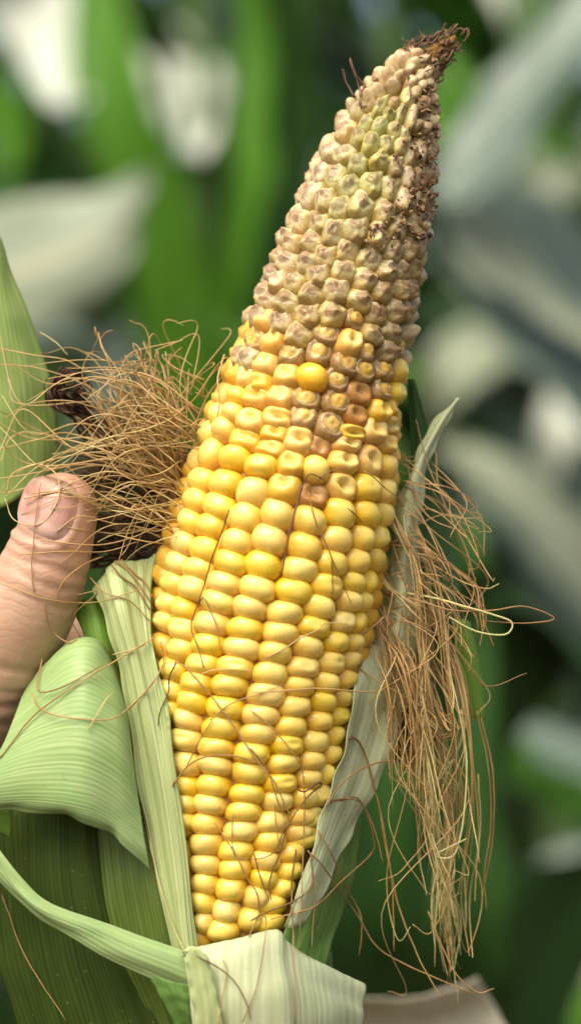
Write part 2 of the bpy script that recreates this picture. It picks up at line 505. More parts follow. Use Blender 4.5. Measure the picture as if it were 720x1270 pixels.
def invert(px, py):
    """photo pixel -> (s, th) on the ear's outer surface"""
    qx, qy, d = px, py, 0.0
    for _ in range(6):
        s = near_s(qx, qy)
        cx, cy, R, t = at_s(s)
        n = np.array([-t[1], t[0]])
        o = ((qx - cx) * n[0] + (qy - cy) * n[1]) / max(R, 1)
        th = math.asin(max(-0.985, min(0.985, o)))
        d = -R * math.cos(th)
        f = (D + d * K) / D
        qx = 360 + (px - 360) * f; qy = 635 + (py - 635) * f
    return s, th

ear = tag(link('corn_ear', None), 'ripe yellow ear of corn with shrivelled brownish tip, husks peeled back', 'corn ear')
ear.location = flatW(300, 1330, 0)
ear_inv = Matrix.Translation(-Vector(ear.location))
def shift(V):
    o = ear.location
    return [Vector(v) - o for v in V]
def ear_part(name, V, F, mat, uv=None, tone=None, bvh=False):
    if bvh: add_bvh(V, F)
    return link(name, mesh(name, shift(V), F, mat, uv, tone), ear)

# cob core (and a smooth outer skin used only to find depths)
def revolve(dr, ns=110, nt=48, s1=None):
    V = []; F = []
    for i in range(ns):
        s = (s1 or SL - 2) * i / (ns - 1)
        cx, cy, R, t = at_s(s)
        for k in range(nt):
            th = 2 * math.pi * k / nt
            rr = dr if dr > -R * 0.5 else -R * 0.5
            V.append(flatW(*surf(s, th, rr)))
    for i in range(ns - 1):
        for k in range(nt):
            k2 = (k + 1) % nt
            F.append((i * nt + k, i * nt + k2, (i + 1) * nt + k2, (i + 1) * nt + k))
    F.append(tuple(range(nt))); F.append(tuple((ns - 1) * nt + k for k in range(nt))[::-1])
    return V, F
COB = noise_mat('cob_chaff', [(0.3, (0.26, 0.11, 0.02)), (0.7, (0.46, 0.26, 0.06))], 900, 0.9, 0.6)
V, F = revolve(-20)
ear_part('cob', V, F, COB)
V, F = revolve(-3)
EAR_TREE = BVHTree.FromPolygons(V, F)
ALLBVH.append(EAR_TREE)

# ------------------------------------------------------------------ kernel meshes
def cube_sphere(n):
    idx = {}; V = []; F = []
    def vid(p):
        k = tuple(round(c, 5) for c in p)
        if k not in idx: idx[k] = len(V); V.append(p)
        return idx[k]
    for ax in range(3):
        for sg in (-1, 1):
            for i in range(n):
                for j in range(n):
                    q = []
                    for (a, b) in ((i, j), (i + 1, j), (i + 1, j + 1), (i, j + 1)):
                        u = math.tan((a / n * 2 - 1) * math.pi / 4); v = math.tan((b / n * 2 - 1) * math.pi / 4)
                        p = [0, 0, 0]; p[ax] = sg; p[(ax + 1) % 3] = u; p[(ax + 2) % 3] = v
                        q.append(vid(tuple(p)))
                    F.append(tuple(q) if sg > 0 else tuple(q[::-1]))
    return [Vector(p).normalized() for p in V], F
CSV, CSF = cube_sphere(9)
CSV_L, CSF_L = cube_sphere(4)

def kernel_shape(kind, seed, low=False):
    base, faces = (CSV_L, CSF_L) if low else (CSV, CSF)
    r = random.Random(seed * 31 + len(kind))
    p = {'smooth': 2.35, 'dented': 2.7, 'glassy': 2.9, 'withered': 3.0, 'flat': 3.0, 'pearl': 2.5}[kind] + r.uniform(-.15, .2)
    q = {'smooth': 2.2, 'dented': 2.5, 'glassy': 2.4, 'withered': 2.4, 'flat': 2.6, 'pearl': 2.2}[kind]
    da, db = r.uniform(.30, .62), r.uniform(.24, .45)
    ox, oy = r.uniform(-.2, .2), r.uniform(-.15, .2)
    rot = r.uniform(-.5, .5)
    ntri = r.choice((3, 3, 4)); ph = r.uniform(0, 6.28)
    sk = r.uniform(-.14, .14)
    soft = r.choice((0, 0, 0, 0, 0, 0.08)) if kind == 'smooth' else 0
    facets = [(ph + k * 2 * math.pi / ntri + r.uniform(-.4, .4), r.uniform(.38, .70), r.uniform(.66, .80)) for k in range(ntri)]
    pitd = r.choice((0.5, 1.4, 2.2))
    out = []
    for n in base:
        x, y, z = n
        a = (abs(x) ** p + abs(y) ** p) ** (q / p) + abs(z) ** q
        v = Vector(n) * a ** (-1 / q)
        lo = noise.noise(Vector((x * 1.1 + seed * 5.1, y * 1.1, z * 1.1)))
        v *= 1 + (0.075 if kind == 'smooth' else 0.13) * lo
        v.x += sk * v.y * 0.5
        if v.z > 0:
            X, Y = v.x - ox, v.y - oy
            Xr, Yr = X * math.cos(rot) - Y * math.sin(rot), X * math.sin(rot) + Y * math.cos(rot)
            nn = noise.noise(Vector((v.x * 2.2 + seed, v.y * 2.2, seed * 1.7)))
            if soft: v.z -= soft * math.exp(-((Xr / 0.34) ** 2 + (Yr / 0.26) ** 2)) * (1 + nn)
            if kind == 'dented':
                g = math.exp(-((Xr / da) ** 2 + (Yr / db) ** 2))
                v.z -= g * (0.42 + 0.25 * nn) + 0.05 * nn
            elif kind == 'flat':
                g = math.exp(-((Xr / 0.62) ** 2 + (Yr / 0.30) ** 2))
                v.z -= g * (0.36 + 0.3 * nn)
            elif kind == 'glassy':
                rr = math.hypot(Xr / 1.05, Yr)
                v.z -= 0.15 * math.exp(-((rr - 0.50) / 0.13) ** 2) + (0.10 + 0.25 * max(0, nn)) * math.exp(-(rr / 0.30) ** 2)
                v.z += 0.04 * math.exp(-((rr - 0.74) / 0.10) ** 2) + 0.10 * nn + 0.05 * noise.noise(Vector((v.x * 6, v.y * 6, seed)))
            elif kind == 'withered':
                an = math.atan2(Yr, Xr)
                rr = math.hypot(Xr, Yr)
                # crown cut into a few flat facets, each with a crisp edge
                for (fa, ft, fd) in facets:
                    fn = Vector((math.cos(fa) * math.sin(ft), math.sin(fa) * math.sin(ft), math.cos(ft)))
                    over = v.dot(fn) - fd
                    if over > 0: v -= fn * over * 0.86
                v.z += 0.10 * nn + 0.07 * noise.noise(Vector((v.x * 4, v.y * 4, seed))) + 0.04 * abs(noise.noise(Vector((v.x * 9, v.y * 9, seed + 5))))
                v.z -= 0.10 * math.exp(-((Xr / .28) ** 2 + (Yr / .22) ** 2)) * pitd
        out.append(v)
    me = mesh('kernel', out, faces, KM[{'flat': 'dented', 'pearl': 'withered'}.get(kind, kind)])
    return me
NV = {'smooth': 14, 'dented': 10, 'glassy': 7, 'withered': 14, 'flat': 5, 'pearl': 5}
KS = {k: [kernel_shape(k, i + 1) for i in range(n)] for k, n in NV.items()}
KL = {k: [kernel_shape(k, i + 1, True) for i in range(4)] for k in NV}

# ------------------------------------------------------------------ kernel places, row by row (photo pixels, traced)
# third value: s smooth, d dented, f flat, g glassy, w withered (default by height)
ROWS = [
 # far left edge
 [(231, 571), (244, 538), (257, 515), (265, 492), (278, 464), (287, 440), (298, 415), (308, 389), (318, 363), (330, 336), (338, 316), (347, 292), (357, 264), (368, 236), (381, 208), (396, 182)],
 [(189, 771), (194, 749), (200, 723), (206, 698), (213, 672), (220, 646), (227, 620), (234, 595), (247, 562), (263, 533), (276, 513), (281, 492, 's'), (291, 469), (297, 445), (303, 423), (314, 396), (322, 372), (334, 348), (345, 324), (351, 300), (363, 272), (375, 241), (386, 212), (400, 186), (418, 161)],
 [(199, 882), (199, 857), (201, 831), (212, 807), (214, 782), (215, 757), (226, 731), (233, 707), (242, 682), (248, 654), (259, 628), (267, 600), (279, 568, 's'), (291, 547, 'f'), (300, 522, 'd'), (305, 496, 'f'), (310, 477, 'f'), (317, 451), (327, 424), (338, 398), (347, 374), (356, 349), (370, 324), (378, 297), (386, 273), (393, 246), (406, 217), (418, 189), (436, 168)],
 [(220, 1022), (221, 1000), (221, 977), (219, 949), (219, 920), (222, 895), (229, 873), (235, 849), (243, 826), (250, 801), (254, 774), (262, 748), (270, 724), (279, 700), (286, 673), (296, 643), (307, 612), (318, 580, 's'), (331, 560, 'f'), (334, 542, 'f'), (338, 521, 'd'), (340, 494, 'f'), (349, 468, 'd'), (354, 440, 'g'), (365, 416), (375, 390), (381, 365), (388, 340), (398, 315), (409, 287), (415, 257), (427, 229), (438, 201), (456, 181), (447, 152), (433, 141)],
 [(247, 1149), (243, 1124), (246, 1100), (247, 1076), (248, 1050), (249, 1025), (253, 1001), (258, 977), (260, 952), (262, 930), (269, 906), (274, 881), (280, 853), (288, 831), (297, 807), (301, 782), (306, 757), (317, 732), (323, 704), (331, 672), (341, 640), (351, 608, 'd'), (360, 578, 'd'), (368, 551, 'd'), (373, 522, 'g'), (376, 497, 'g'), (386, 470, 'y'), (392, 439, 'g'), (401, 416), (410, 389), (415, 361), (424, 336), (429, 311), (439, 285), (447, 256), (459, 227), (471, 200), (479, 181), (467, 161), (465, 133)],
 [(272, 1158), (277, 1133), (283, 1107), (290, 1083), (291, 1060), (299, 1035), (303, 1012), (308, 989), (311, 963), (314, 938), (322, 913), (325, 890), (333, 865), (338, 838), (343, 813), (351, 788), (356, 763), (368, 737), (376, 711), (382, 683), (388, 650), (392, 620, 'b'), (393, 587, 's'), (398, 559, 'b'), (413, 536, 'g'), (421, 503, 'g'), (420, 478), (432, 457, 'g'), (437, 430, 'd'), (444, 399), (450, 374), (455, 348), (461, 322), (473, 294), (479, 263), (487, 235), (493, 207), (499, 187), (489, 163), (478, 144)],
 [(314, 1143), (321, 1118), (331, 1095), (334, 1072), (341, 1048), (343, 1024), (351, 998), (354, 975), (358, 951), (363, 928), (368, 904), (373, 880), (378, 856), (383, 832), (390, 807), (397, 782), (404, 757), (413, 731), (419, 703), (426, 674), (430, 642), (432, 610, 'd'), (433, 580, 'd'), (438, 559, 'f'), (443, 545, 'f'), (449, 521, 'b'), (454, 494, 'b'), (459, 467, 'g'), (460, 440), (469, 417, 'w'), (473, 390), (479, 363), (487, 338), (493, 313), (500, 284), (506, 253), (512, 226), (513, 196), (504, 169), (497, 142)],
 [(339, 1148), (343, 1127), (357, 1106), (366, 1084), (370, 1062), (381, 1038), (384, 1017), (388, 993), (393, 969), (397, 947), (401, 923), (407, 897), (411, 874), (415, 851), (421, 827), (427, 802), (436, 777), (444, 751), (449, 728), (453, 702), (461, 673), (466, 643), (467, 611), (470, 578, 'd'), (476, 541, 'd'), (482, 517, 'd'), (485, 492, 'g'), (487, 467, 'g'), (491, 439), (495, 416), (500, 388), (504, 362), (507, 338), (515, 311), (520, 283), (525, 254), (526, 224), (528, 196), (511, 151), (508, 124)],
 [(388, 1042), (396, 1018), (406, 990), (414, 965), (421, 940), (426, 917), (432, 893), (437, 871), (440, 847), (446, 824), (449, 803), (454, 777), (460, 752), (468, 728), (477, 701), (482, 673), (487, 646), (491, 615), (492, 584), (493, 558, 'd'), (496, 535, 'f'), (499, 515, 'd'), (503, 494, 's'), (505, 467, 's'), (508, 440), (515, 418, 'p'), (516, 390), (518, 361), (523, 337), (529, 310), (533, 281), (538, 251), (540, 222), (541, 196)],
]
rk = random.Random(5)
kernels = []     # (s, th, along, kind, px, py)
rowcov = []
for ri, row in enumerate(ROWS):
    inv = [invert(k[0], k[1]) for k in row]
    ss = np.array([a for a, _ in inv]); ths = np.array([b for _, b in inv])
    o = np.argsort(ss)
    rowcov.append((ss[o], ths[o]))
    m = len(row)
    for i, k in enumerate(row):
        gaps = []
        if i: gaps.append(math.dist(surf(*inv[i - 1]), surf(*inv[i])))
        if i < m - 1: gaps.append(math.dist(surf(*inv[i]), surf(*inv[i + 1])))
        al = sum(gaps) / len(gaps)
        if len(gaps) == 2: al = 0.6 * al + 0.4 * min(gaps)
        x, y = k[0], k[1]
        if len(k) > 2: kd = k[2]
        elif y > 572: kd = 's'
        elif y > 525: kd = 's' if x < 290 or x > 470 else 'd'
        elif y > 450: kd = 's' if x < 285 and rk.random() < .7 else ('d' if x < 330 or x > 480 else 'g')
        elif y > 395: kd = 'd' if x < 335 and rk.random() < .75 else ('g' if rk.random() < .45 else 'w')
        else: kd = 'w'
        kernels.append([inv[i][0], inv[i][1], min(al, 34), kd, x, y, '', ri])
S_TIP = near_s(483, 158)
# the tip: rings of small kernels
s = S_TIP
ring = 0
while s < SL - 42:
    cx, cy, R, t = at_s(s)
    n = max(7, int(round(2 * math.pi * R / 19.5)))
    for k in range(n):
        th = 2 * math.pi * (k + 0.5 * (ring % 2)) / n + 0.25 * rk.uniform(-1, 1) - math.pi
        if abs(th) < 1.65 and any(math.dist(surf(s, th), surf(q[0], q[1])) < 11.5 for q in kernels): continue
        kernels.append([s + rk.uniform(-3, 3), th, 16.5, 't', cx, cy, 'tip'])
    s += 13.0
    ring += 1
# the back of the ear
def cover(s):
    lo, hi = 9, -9
    for ss, ths in rowcov:
        if ss[0] - 14 <= s <= ss[-1] + 14:
            v = float(np.interp(s, ss, ths)); lo = min(lo, v); hi = max(hi, v)
    return lo, hi
pitch = math.radians(20)
s = near_s(300, 1175)
while s < S_TIP:
    lo, hi = cover(s)
    cx, cy, R, t = at_s(s)
    if lo > 8: lo, hi = -0.2, -0.2
    span = 2 * math.pi - (hi - lo)
    n = int(round(span / pitch)) - 1
    for k in range(n):
        th = hi + span * (k + 1) / (n + 1)
        if cy > 960 and th < 2.4: continue
        if th > math.pi: th -= 2 * math.pi
        py = cy
        kd = 's' if py > 540 else ('d' if py > 430 else 'w')
        kernels.append([s + rk.uniform(-5, 5) + (6 if k % 2 else 0), th, 27 if py > 420 else 25, kd, cx + R * math.sin(th), py, 'back'])
    s += 25.5

def kernel_frame(s, th, tilt):
    cx, cy, R, t = at_s(s)
    nx = Vector((-t[1], 0, -t[0]))
    T = Vector((t[0], 0, -t[1]))
    B = Vector((0, -1, 0))
    n = nx * math.sin(th) + B * math.cos(th)
    # let the surface's taper lean the crown
    ds = 6
    R2 = at_s(min(s + ds, SL - 1))[2]; R1 = at_s(max(s - ds, 0))[2]
    sl = (R2 - R1) / (2 * ds)
    z = (n - T * sl * 0.8 + T * math.tan(tilt)).normalized()
    x = T.cross(z).normalized()
    y = z.cross(x)
    return x, y, z, n, T, R

items = []
for kk_ in kernels:
    s, th, al, kd, px, py, src = kk_[:7]
    cx, cy, R, t = at_s(s)
    x, y, z, n, T, R = kernel_frame(s, th, math.radians(rk.uniform(13, 20)))
    across = pitch * R
    if len(kk_) > 7:
        near = []
        for rj in (kk_[7] - 1, kk_[7] + 1):
            if 0 <= rj < len(rowcov) and rowcov[rj][0][0] - 10 <= s <= rowcov[rj][0][-1] + 10:
                near.append(abs(float(np.interp(s, *rowcov[rj])) - th) * R)
        near = [v for v in near if 0.6 * across < v < 1.35 * across]
        if near: across = 0.35 * across + 0.65 * sum(near) / len(near)
    if src == 'tip' or R < 52: across = min(max(across, 15.5), 19.5)
    az = min(27, R * 0.42)
    kind = {'s': 'smooth', 'd': 'dented', 'f': 'flat', 'g': 'glassy', 'w': 'withered', 't': 'pearl', 'y': 'smooth', 'b': 'dented', 'p': 'pearl'}[kd]
    if kd == 'w' and py < 200 and rk.random() < .5: kind = 'pearl'
    ax_, ay_ = across * 0.512, al * 0.67
    rad = R
    col = [1, 1, 1]
    if kd == 'w' or kd == 't':
        # cream and greenish in the middle, browner low down and to the right, pale at the left edge
        cyy = cy
        gsel = max(0, min(1, (330 - cyy) / 90)) * max(0, 1 - abs(math.degrees(th) + 12) / 42)
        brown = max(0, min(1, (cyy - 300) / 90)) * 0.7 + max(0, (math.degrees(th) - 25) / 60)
        pale = max(0, (-math.degrees(th) - 25) / 45)
        col = [1 - .14 * gsel - .04 * brown + .02 * pale, 1 + .06 * gsel - .10 * brown + .01 * pale, 1 - .25 * gsel - .22 * brown + .10 * pale]
        if kd == 't': col = [.84, .80, .66]
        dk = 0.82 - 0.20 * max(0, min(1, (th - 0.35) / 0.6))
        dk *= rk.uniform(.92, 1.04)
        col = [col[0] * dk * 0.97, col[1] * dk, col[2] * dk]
        ax_ *= 1.0; ay_ *= 0.98
        rad += rk.uniform(3, 7) if kind == 'withered' else 1
    elif kd == 'g':
        rad -= 4 + rk.uniform(0, 4); col = [.84, .75, .62]
        ax_ *= 0.96
    elif kd == 'd':
        rad -= rk.uniform(0, 3)
        if py < 450: col = [1, .98, 1.1]
    elif kd == 'f': rad -= 3
    elif kd == 'b': rad -= 8; col = [.58, .42, .40]
    elif kd == 'y': rad += 4; col = [1.06, .86, .3]; ax_ = 20; ay_ = 18
    elif kd == 'p': rad += 5; col = [1.1, 1.1, 1.1]; ax_ = 15; ay_ = 12
    if kd == 's' and src == '':
        yl = rk.random()
        if yl < 0.22: col = [1.0, 1.02, 1.2]
        elif yl > 0.86: col = [1.0, .95, .8]
        if 440 < py < 560: col = [1, 1.0, 1.1]
    px0, py0, d0 = surf(s, th, (rad - az) - R)
    pos = flatW(px0, py0, d0)
    jit = Matrix.Rotation(rk.uniform(-.07, .07), 4, 'Z') @ Matrix.Rotation(rk.uniform(-.06, .06), 4, 'Y')
    M3 = Matrix((x, y, z)).transposed().to_4x4()
    M = Matrix.Translation(pos - Vector(ear.location)) @ M3 @ jit @ Matrix.Diagonal((ax_ * K, ay_ * K, az * K, 1))
    vis = (math.cos(th) > 0.02) and src != 'back'
    items.append((vis, ax_ * ay_ * max(0.05, math.cos(th)), kind, col, M))
order = sorted(range(len(items)), key=lambda i: (-items[i][0], -items[i][1]))
single = set(order[:298])
rest = {}
for i, (vis, area, kind, col, M) in enumerate(items):
    if i in single:
        o = link('kernel', KS[kind][rk.randrange(NV[kind])], ear)
        o.matrix_local = M
        o.color = (*col, 1)
    else:
        rest.setdefault(({'flat': 'dented', 'pearl': 'withered'}.get(kind, kind), vis), []).append((kind, col, M))
# the smallest and the hidden kernels, joined per kind
bm = bmesh.new()
mats = ['smooth', 'dented', 'glassy', 'withered']
kme = bpy.data.meshes.new('kernel_cluster')
for k in mats: kme.materials.append(KM[k])
for (kk, vis), lst in rest.items():
    for (kind, col, M) in lst:
        src = (KS if vis else KL)[kind][rk.randrange(4)]
        vs = [bm.verts.new(M @ v.co) for v in src.vertices]
        for p in src.polygons:
            f = bm.faces.new([vs[i] for i in p.vertices]); f.smooth = True; f.material_index = mats.index(kk)
bm.to_mesh(kme); bm.free()
# local crown coordinates do not survive joining, so this cluster has its own plain cream-brown skin
CL = {}
CL['smooth'] = noise_mat('kernel_cluster_yellow', [(0.3, (0.62, 0.32, 0.02)), (0.7, (0.80, 0.52, 0.07))], 250, 0.33, 0.2, 0.0002)
CL['dented'] = CL['smooth']; CL['glassy'] = noise_mat('kernel_cluster_tan', [(0.3, (0.45, 0.30, 0.14)), (0.7, (0.68, 0.50, 0.22))], 300, 0.33, 0.3, 0.0002)
CL['withered'] = noise_mat('kernel_cluster_cream', [(0.32, (0.28, 0.15, 0.07)), (0.46, (0.44, 0.32, 0.15)), (0.62, (0.54, 0.44, 0.22))], 420, 0.42, 0.45, 0.0002)
for i, k in enumerate(mats): kme.materials[i] = CL[k]
o = link('kernel_cluster', kme, ear); o['kind'] = 'stuff'

# ------------------------------------------------------------------ husks
HUSK_PALE = leaf_mat('husk_pale', (0.34, 0.46, 0.13), (0.66, 0.70, 0.38), 22, 0.30, 0.44, 0.4, blotch=(0.40, 0.50, 0.20))
HUSK_MINT = leaf_mat('husk_mint', (0.28, 0.45, 0.13), (0.48, 0.60, 0.27), 55, 0.30, 0.40, 0.4, blotch=(0.25, 0.44, 0.15))
HUSK_GREEN = leaf_mat('husk_green', (0.09, 0.22, 0.03), (0.22, 0.38, 0.09), 26, 0.30, 0.42, 0.45)
HUSK_DARK = leaf_mat('husk_outer_dark', (0.018, 0.036, 0.005), (0.050, 0.082, 0.012), 40, 0.06, 0.68, 0.5, spec=0.12, blotch=(0.05, 0.07, 0.012))
HUSK_OLIVE = leaf_mat('husk_olive', (0.055, 0.10, 0.010), (0.15, 0.22, 0.035), 26, 0.2, 0.5, 0.5, blotch=(0.09, 0.13, 0.02))
HUSK_DARKGREEN = leaf_mat('husk_deep_green', (0.022, 0.065, 0.008), (0.055, 0.13, 0.02), 20, 0.15, 0.45, 0.4)
HUSK_WHITE = leaf_mat('husk_inner', (0.52, 0.60, 0.30), (0.76, 0.79, 0.54), 30, 0.40, 0.42, 0.25, tcol=(1, 1, .8), blotch=(0.50, 0.56, 0.34))
BRIGHT = leaf_mat('husk_bright', (0.16, 0.36, 0.03), (0.34, 0.52, 0.10), 16, 0.45, 0.42, 0.4)

def E(px, py, off, dflt=0):
    """point lying off pixels in front of the ear at that photo pixel"""
    c = cast(px, py, [EAR_TREE])
    return (px, py, (dflt if c is None else c) - off)
def EE(px, py, d, off=14):
    c = cast(px, py, [EAR_TREE])
    return (px, py, d if c is None else min(d, c - off))
def husk(lines, mat, nu=44, nv=60, name='husk_leaf', label=None, **kw):
    V, F, uv = sheet(lines, nu, nv, **kw)
    o = ear_part(name, V, F, mat, uv, bvh=True)
    if label: o['label'] = label
    return o
# dark outer husks round the base
husk([[(-30, 960, 20), (-14, 1090, 20), (-4, 1190, 15), (26, 1280, 5), (70, 1420, -10)],
      [(50, 960, -40), (50, 1090, -60), (65, 1190, -65), (90, 1280, -62), (130, 1420, -50)],
      [(100, 960, -55), (105, 1090, -78), (128, 1190, -82), (160, 1280, -78), (180, 1420, -65)],
      [(112, 960, -50), (126, 1100, -76), (155, 1200, -82), (200, 1280, -76), (215, 1420, -60)]], HUSK_DARK, wob=0.0006, rib=0.00010, nrib=17, label='dark green outer husk leaf at the base')
husk([[(98, 980, -40), (108, 1090, -66), (132, 1190, -72), (168, 1280, -66), (200, 1420, -50)],
      [(140, 980, -58), (150, 1090, -84), (170, 1190, -90), (205, 1280, -80), (230, 1420, -60)],
      [(175, 980, -62), (185, 1090, -92), (205, 1190, -98), (235, 1280, -88), (250, 1420, -60)],
      [(205, 980, -60), (216, 1090, -96), (236, 1190, -104), (260, 1280, -90), (280, 1420, -60)]], HUSK_OLIVE, wob=0.0006, rib=0.00012, nrib=9, label='olive green husk leaf beside the kernels')
husk([[(250, 1190, -95), (255, 1260, -100), (265, 1330, -90), (270, 1430, -70)],
      [(300, 1185, -112), (300, 1260, -118), (302, 1330, -108), (300, 1430, -84)],
      [(345, 1180, -100), (350, 1260, -106), (345, 1330, -96), (340, 1430, -70)],
      [(385, 1180, -62), (390, 1260, -70), (385, 1330, -60), (370, 1430, -40)],
      [(410, 1180, 0), (415, 1260, 0), (410, 1330, 0), (390, 1430, 0)],
      [(360, 1180, 90), (365, 1260, 90), (360, 1330, 80), (345, 1430, 60)],
      [(260, 1180, 100), (260, 1260, 100), (260, 1330, 90), (270, 1430, 60)],
      [(140, 1180, 80), (140, 1260, 80), (150, 1330, 70), (200, 1430, 50)],
      [(60, 1180, 30), (60, 1260, 30), (80, 1330, 20), (120, 1430, 10)]], HUSK_OLIVE, nu=40, nv=20, label='olive husk leaf wrapped round the foot of the ear')
V, F = tube([flatW(300, 1410, 0), flatW(296, 1480, 6), flatW(286, 1580, 14), flatW(270, 1700, 30)], [68 * K, 55 * K, 50 * K, 48 * K], 16)
ear_part('shank', V, F, STALK, [((i % 16) / 16, i / len(V)) for i in range(len(V))])
# bright green fold between thumb and husk
husk([[(88, 752, -6), (104, 786, -30), (112, 822, -34)],
      [(112, 742, -20), (124, 790, -46), (134, 832, -46)],
      [(130, 752, -14), (146, 800, -34), (152, 860, -30)]], BRIGHT, nu=16, nv=20, label='small bright green husk fold behind the drooping leaf')
# tall pale husk at the ear's left side
husk([[(138, 770, 14), (126, 742, 8), (114, 730, -34), (126, 762, -62), (144, 815, -72), (158, 885, -82), (170, 965, -92), (190, 1065, -100), (216, 1185, -112), (236, 1260, -108)],
      [(150, 756, 14), (140, 716, 10), (136, 704, -44), (148, 750, -84), (164, 812, -99), (178, 883, -108), (194, 962, -110), (210, 1064, -114), (228, 1185, -122), (244, 1260, -114)],
      [(172, 752, 14), (166, 708, 10), (166, 698, -30), (170, 746, -66), (182, 810, -88), (196, 882, -104), (209, 962, -118), (224, 1063, -122), (236, 1184, -128), (250, 1260, -116)],
      [(195, 748, 20), (194, 702, 10), E(194, 691, 14), E(186, 745, 18, -20), E(191, 808, 16), E(207, 880, 15), E(219, 962, 13), E(233, 1063, 12), E(243, 1184, 12), (256, 1260, -112)]],
     HUSK_PALE, nu=70, nv=110, rag=0.02, wob=0.0008, wfreq=5, rib=0.00012, nrib=6, edge=0.0003, label='tall pale green husk strip along the left of the kernels')
# wide drooping husk
husk([[(44, 842, -2), (72, 812, -14), (100, 801, -16), (126, 806, -8), (146, 828, 6)],
      [(34, 862, -50), (70, 816, -72), (106, 798, -80), (134, 812, -64), (150, 848, -40)],
      [(16, 894, -82), (60, 856, -108), (104, 838, -124), (138, 856, -110), (156, 892, -84)],
      [(-4, 930, -96), (52, 902, -130), (104, 893, -148), (142, 913, -134), (163, 950, -106)],
      [(-22, 968, -98), (46, 952, -134), (102, 952, -156), (146, 974, -142), (172, 1008, -116)],
      [(-34, 998, -92), (40, 992, -128), (100, 1000, -154), (146, 1024, -142), (181, 1054, -120)],
      [(-38, 1010, -80), (38, 1007, -116), (98, 1017, -142), (146, 1041, -132), (186, 1078, -112)]],
     HUSK_MINT, nu=90, nv=80, wob=0.0016, wfreq=2.5, rib=0.00003, nrib=31, edge=0.0006, label='wide mint green husk leaf folded over and drooping')
# under-edge of it, dark side
husk([[(-30, 1000, -60), (10, 1004, -74), (14, 1030, -66)], [(-30, 1030, -46), (0, 1034, -56), (12, 1040, -58)]], BRIGHT, nu=8, nv=10, label='green husk edge under the drooping leaf')
# twisted ribbon
husk([[(-40, 1000, -90), (-6, 1046, -104), (28, 1090, -118), (62, 1120, -124), (112, 1138, -130), (168, 1158, -136), (234, 1182, -140), (262, 1200, -132)],
      [(-40, 1035, -92), (-6, 1068, -110), (24, 1106, -124), (58, 1132, -134), (108, 1153, -140), (162, 1180, -146), (236, 1210, -146), (262, 1225, -134)],
      [(-40, 1070, -84), (-6, 1090, -96), (22, 1116, -112), (54, 1141, -122), (96, 1166, -130), (148, 1197, -138), (236, 1236, -136), (262, 1250, -124)]],
     HUSK_MINT, nu=36, nv=80, wob=0.0006, wfreq=6, rib=0.00004, nrib=7, label='narrow green husk ribbon slanting across the base')
husk([[(182, 1206, -134), (196, 1232, -138), (216, 1268, -134), (226, 1290, -126)],
      [(210, 1216, -146), (222, 1240, -148), (236, 1264, -142), (246, 1285, -130)],
      [(238, 1222, -144), (240, 1240, -144), (242, 1256, -140), (256, 1280, -128)]], HUSK_GREEN, nu=20, nv=24, wob=0.0004, label='folded tail of the green ribbon')
# pale husk in front at the foot
husk([[(232, 1172, -128), (228, 1186, -146), (234, 1225, -150), (240, 1285, -146), (250, 1420, -110)],
      [E(268, 1176, 6), E(266, 1170, 26), (266, 1215, -158), (268, 1285, -156), (274, 1420, -112)],
      [E(308, 1172, 4), E(306, 1162, 26), (306, 1210, -166), (306, 1285, -164), (304, 1420, -118)],
      [E(340, 1168, 4), E(342, 1157, 25), (347, 1205, -160), (349, 1285, -158), (340, 1420, -112)],
      [E(352, 1176, 0), E(354, 1168, 20), (362, 1210, -148), (366, 1285, -146), (356, 1420, -90)],
      [(372, 1196, -66), (378, 1184, -98), (386, 1214, -128), (390, 1285, -130), (372, 1420, -82)],
      [(402, 1208, -50), (408, 1198, -76), (414, 1225, -100), (418, 1285, -104), (396, 1420, -60)],
      [(440, 1232, -20), (452, 1221, -40), (452, 1245, -54), (448, 1290, -60), (430, 1420, -30)]],
     HUSK_WHITE, nu=110, nv=70, rag=0.035, wob=0.0009, wfreq=5, rib=0.00003, nrib=20, label='whitish husk leaf folded down in front of the foot')
husk([[(224, 1186, -150), (228, 1182, -160), (236, 1226, -164), (246, 1290, -158), (256, 1400, -120)],
      [(240, 1186, -156), (243, 1178, -168), (252, 1224, -171), (262, 1290, -166), (270, 1400, -124)],
      [(254, 1196, -158), (257, 1186, -166), (268, 1228, -169), (279, 1290, -166), (284, 1400, -122)]],
     HUSK_PALE, nu=24, nv=50, rag=0.03, wob=0.0006, wfreq=6, edge=0.0003, label='narrow pale husk layer lying over the front leaf')
# right husk, inner white side
husk([[(566, 494, 40), (538, 522, 26), (516, 560, 18), (494, 620, 14), (484, 690, 14), (468, 770, 10), E(440, 850, 6), E(430, 905, 10), E(417, 960, 14), E(398, 1020, 18), E(378, 1075, 18), E(352, 1150, 18)],
      [(567, 494, 40), (546, 526, 20), (522, 572, 2), (506, 630, -8), (500, 700, -14), (494, 780, -16), EE(474, 850, -22), EE(456, 910, -30), EE(438, 970, -44, 18), EE(416, 1026, -58, 20), EE(394, 1080, -70, 22), EE(366, 1150, -84, 22)],
      [(567, 495, 42), (549, 532, 30), (530, 575, 18), (521, 640, 14), (520, 710, 10), (520, 790, 4), (506, 855, -2), (488, 915, -6), EE(468, 975, -18), EE(438, 1030, -30), EE(414, 1075, -46), EE(384, 1140, -66)]],
     HUSK_WHITE, nu=50, nv=100, wob=0.0009, wfreq=7, rib=0.00003, nrib=8, edge=0.0004, label='white inner side of the husk at the right of the kernels')
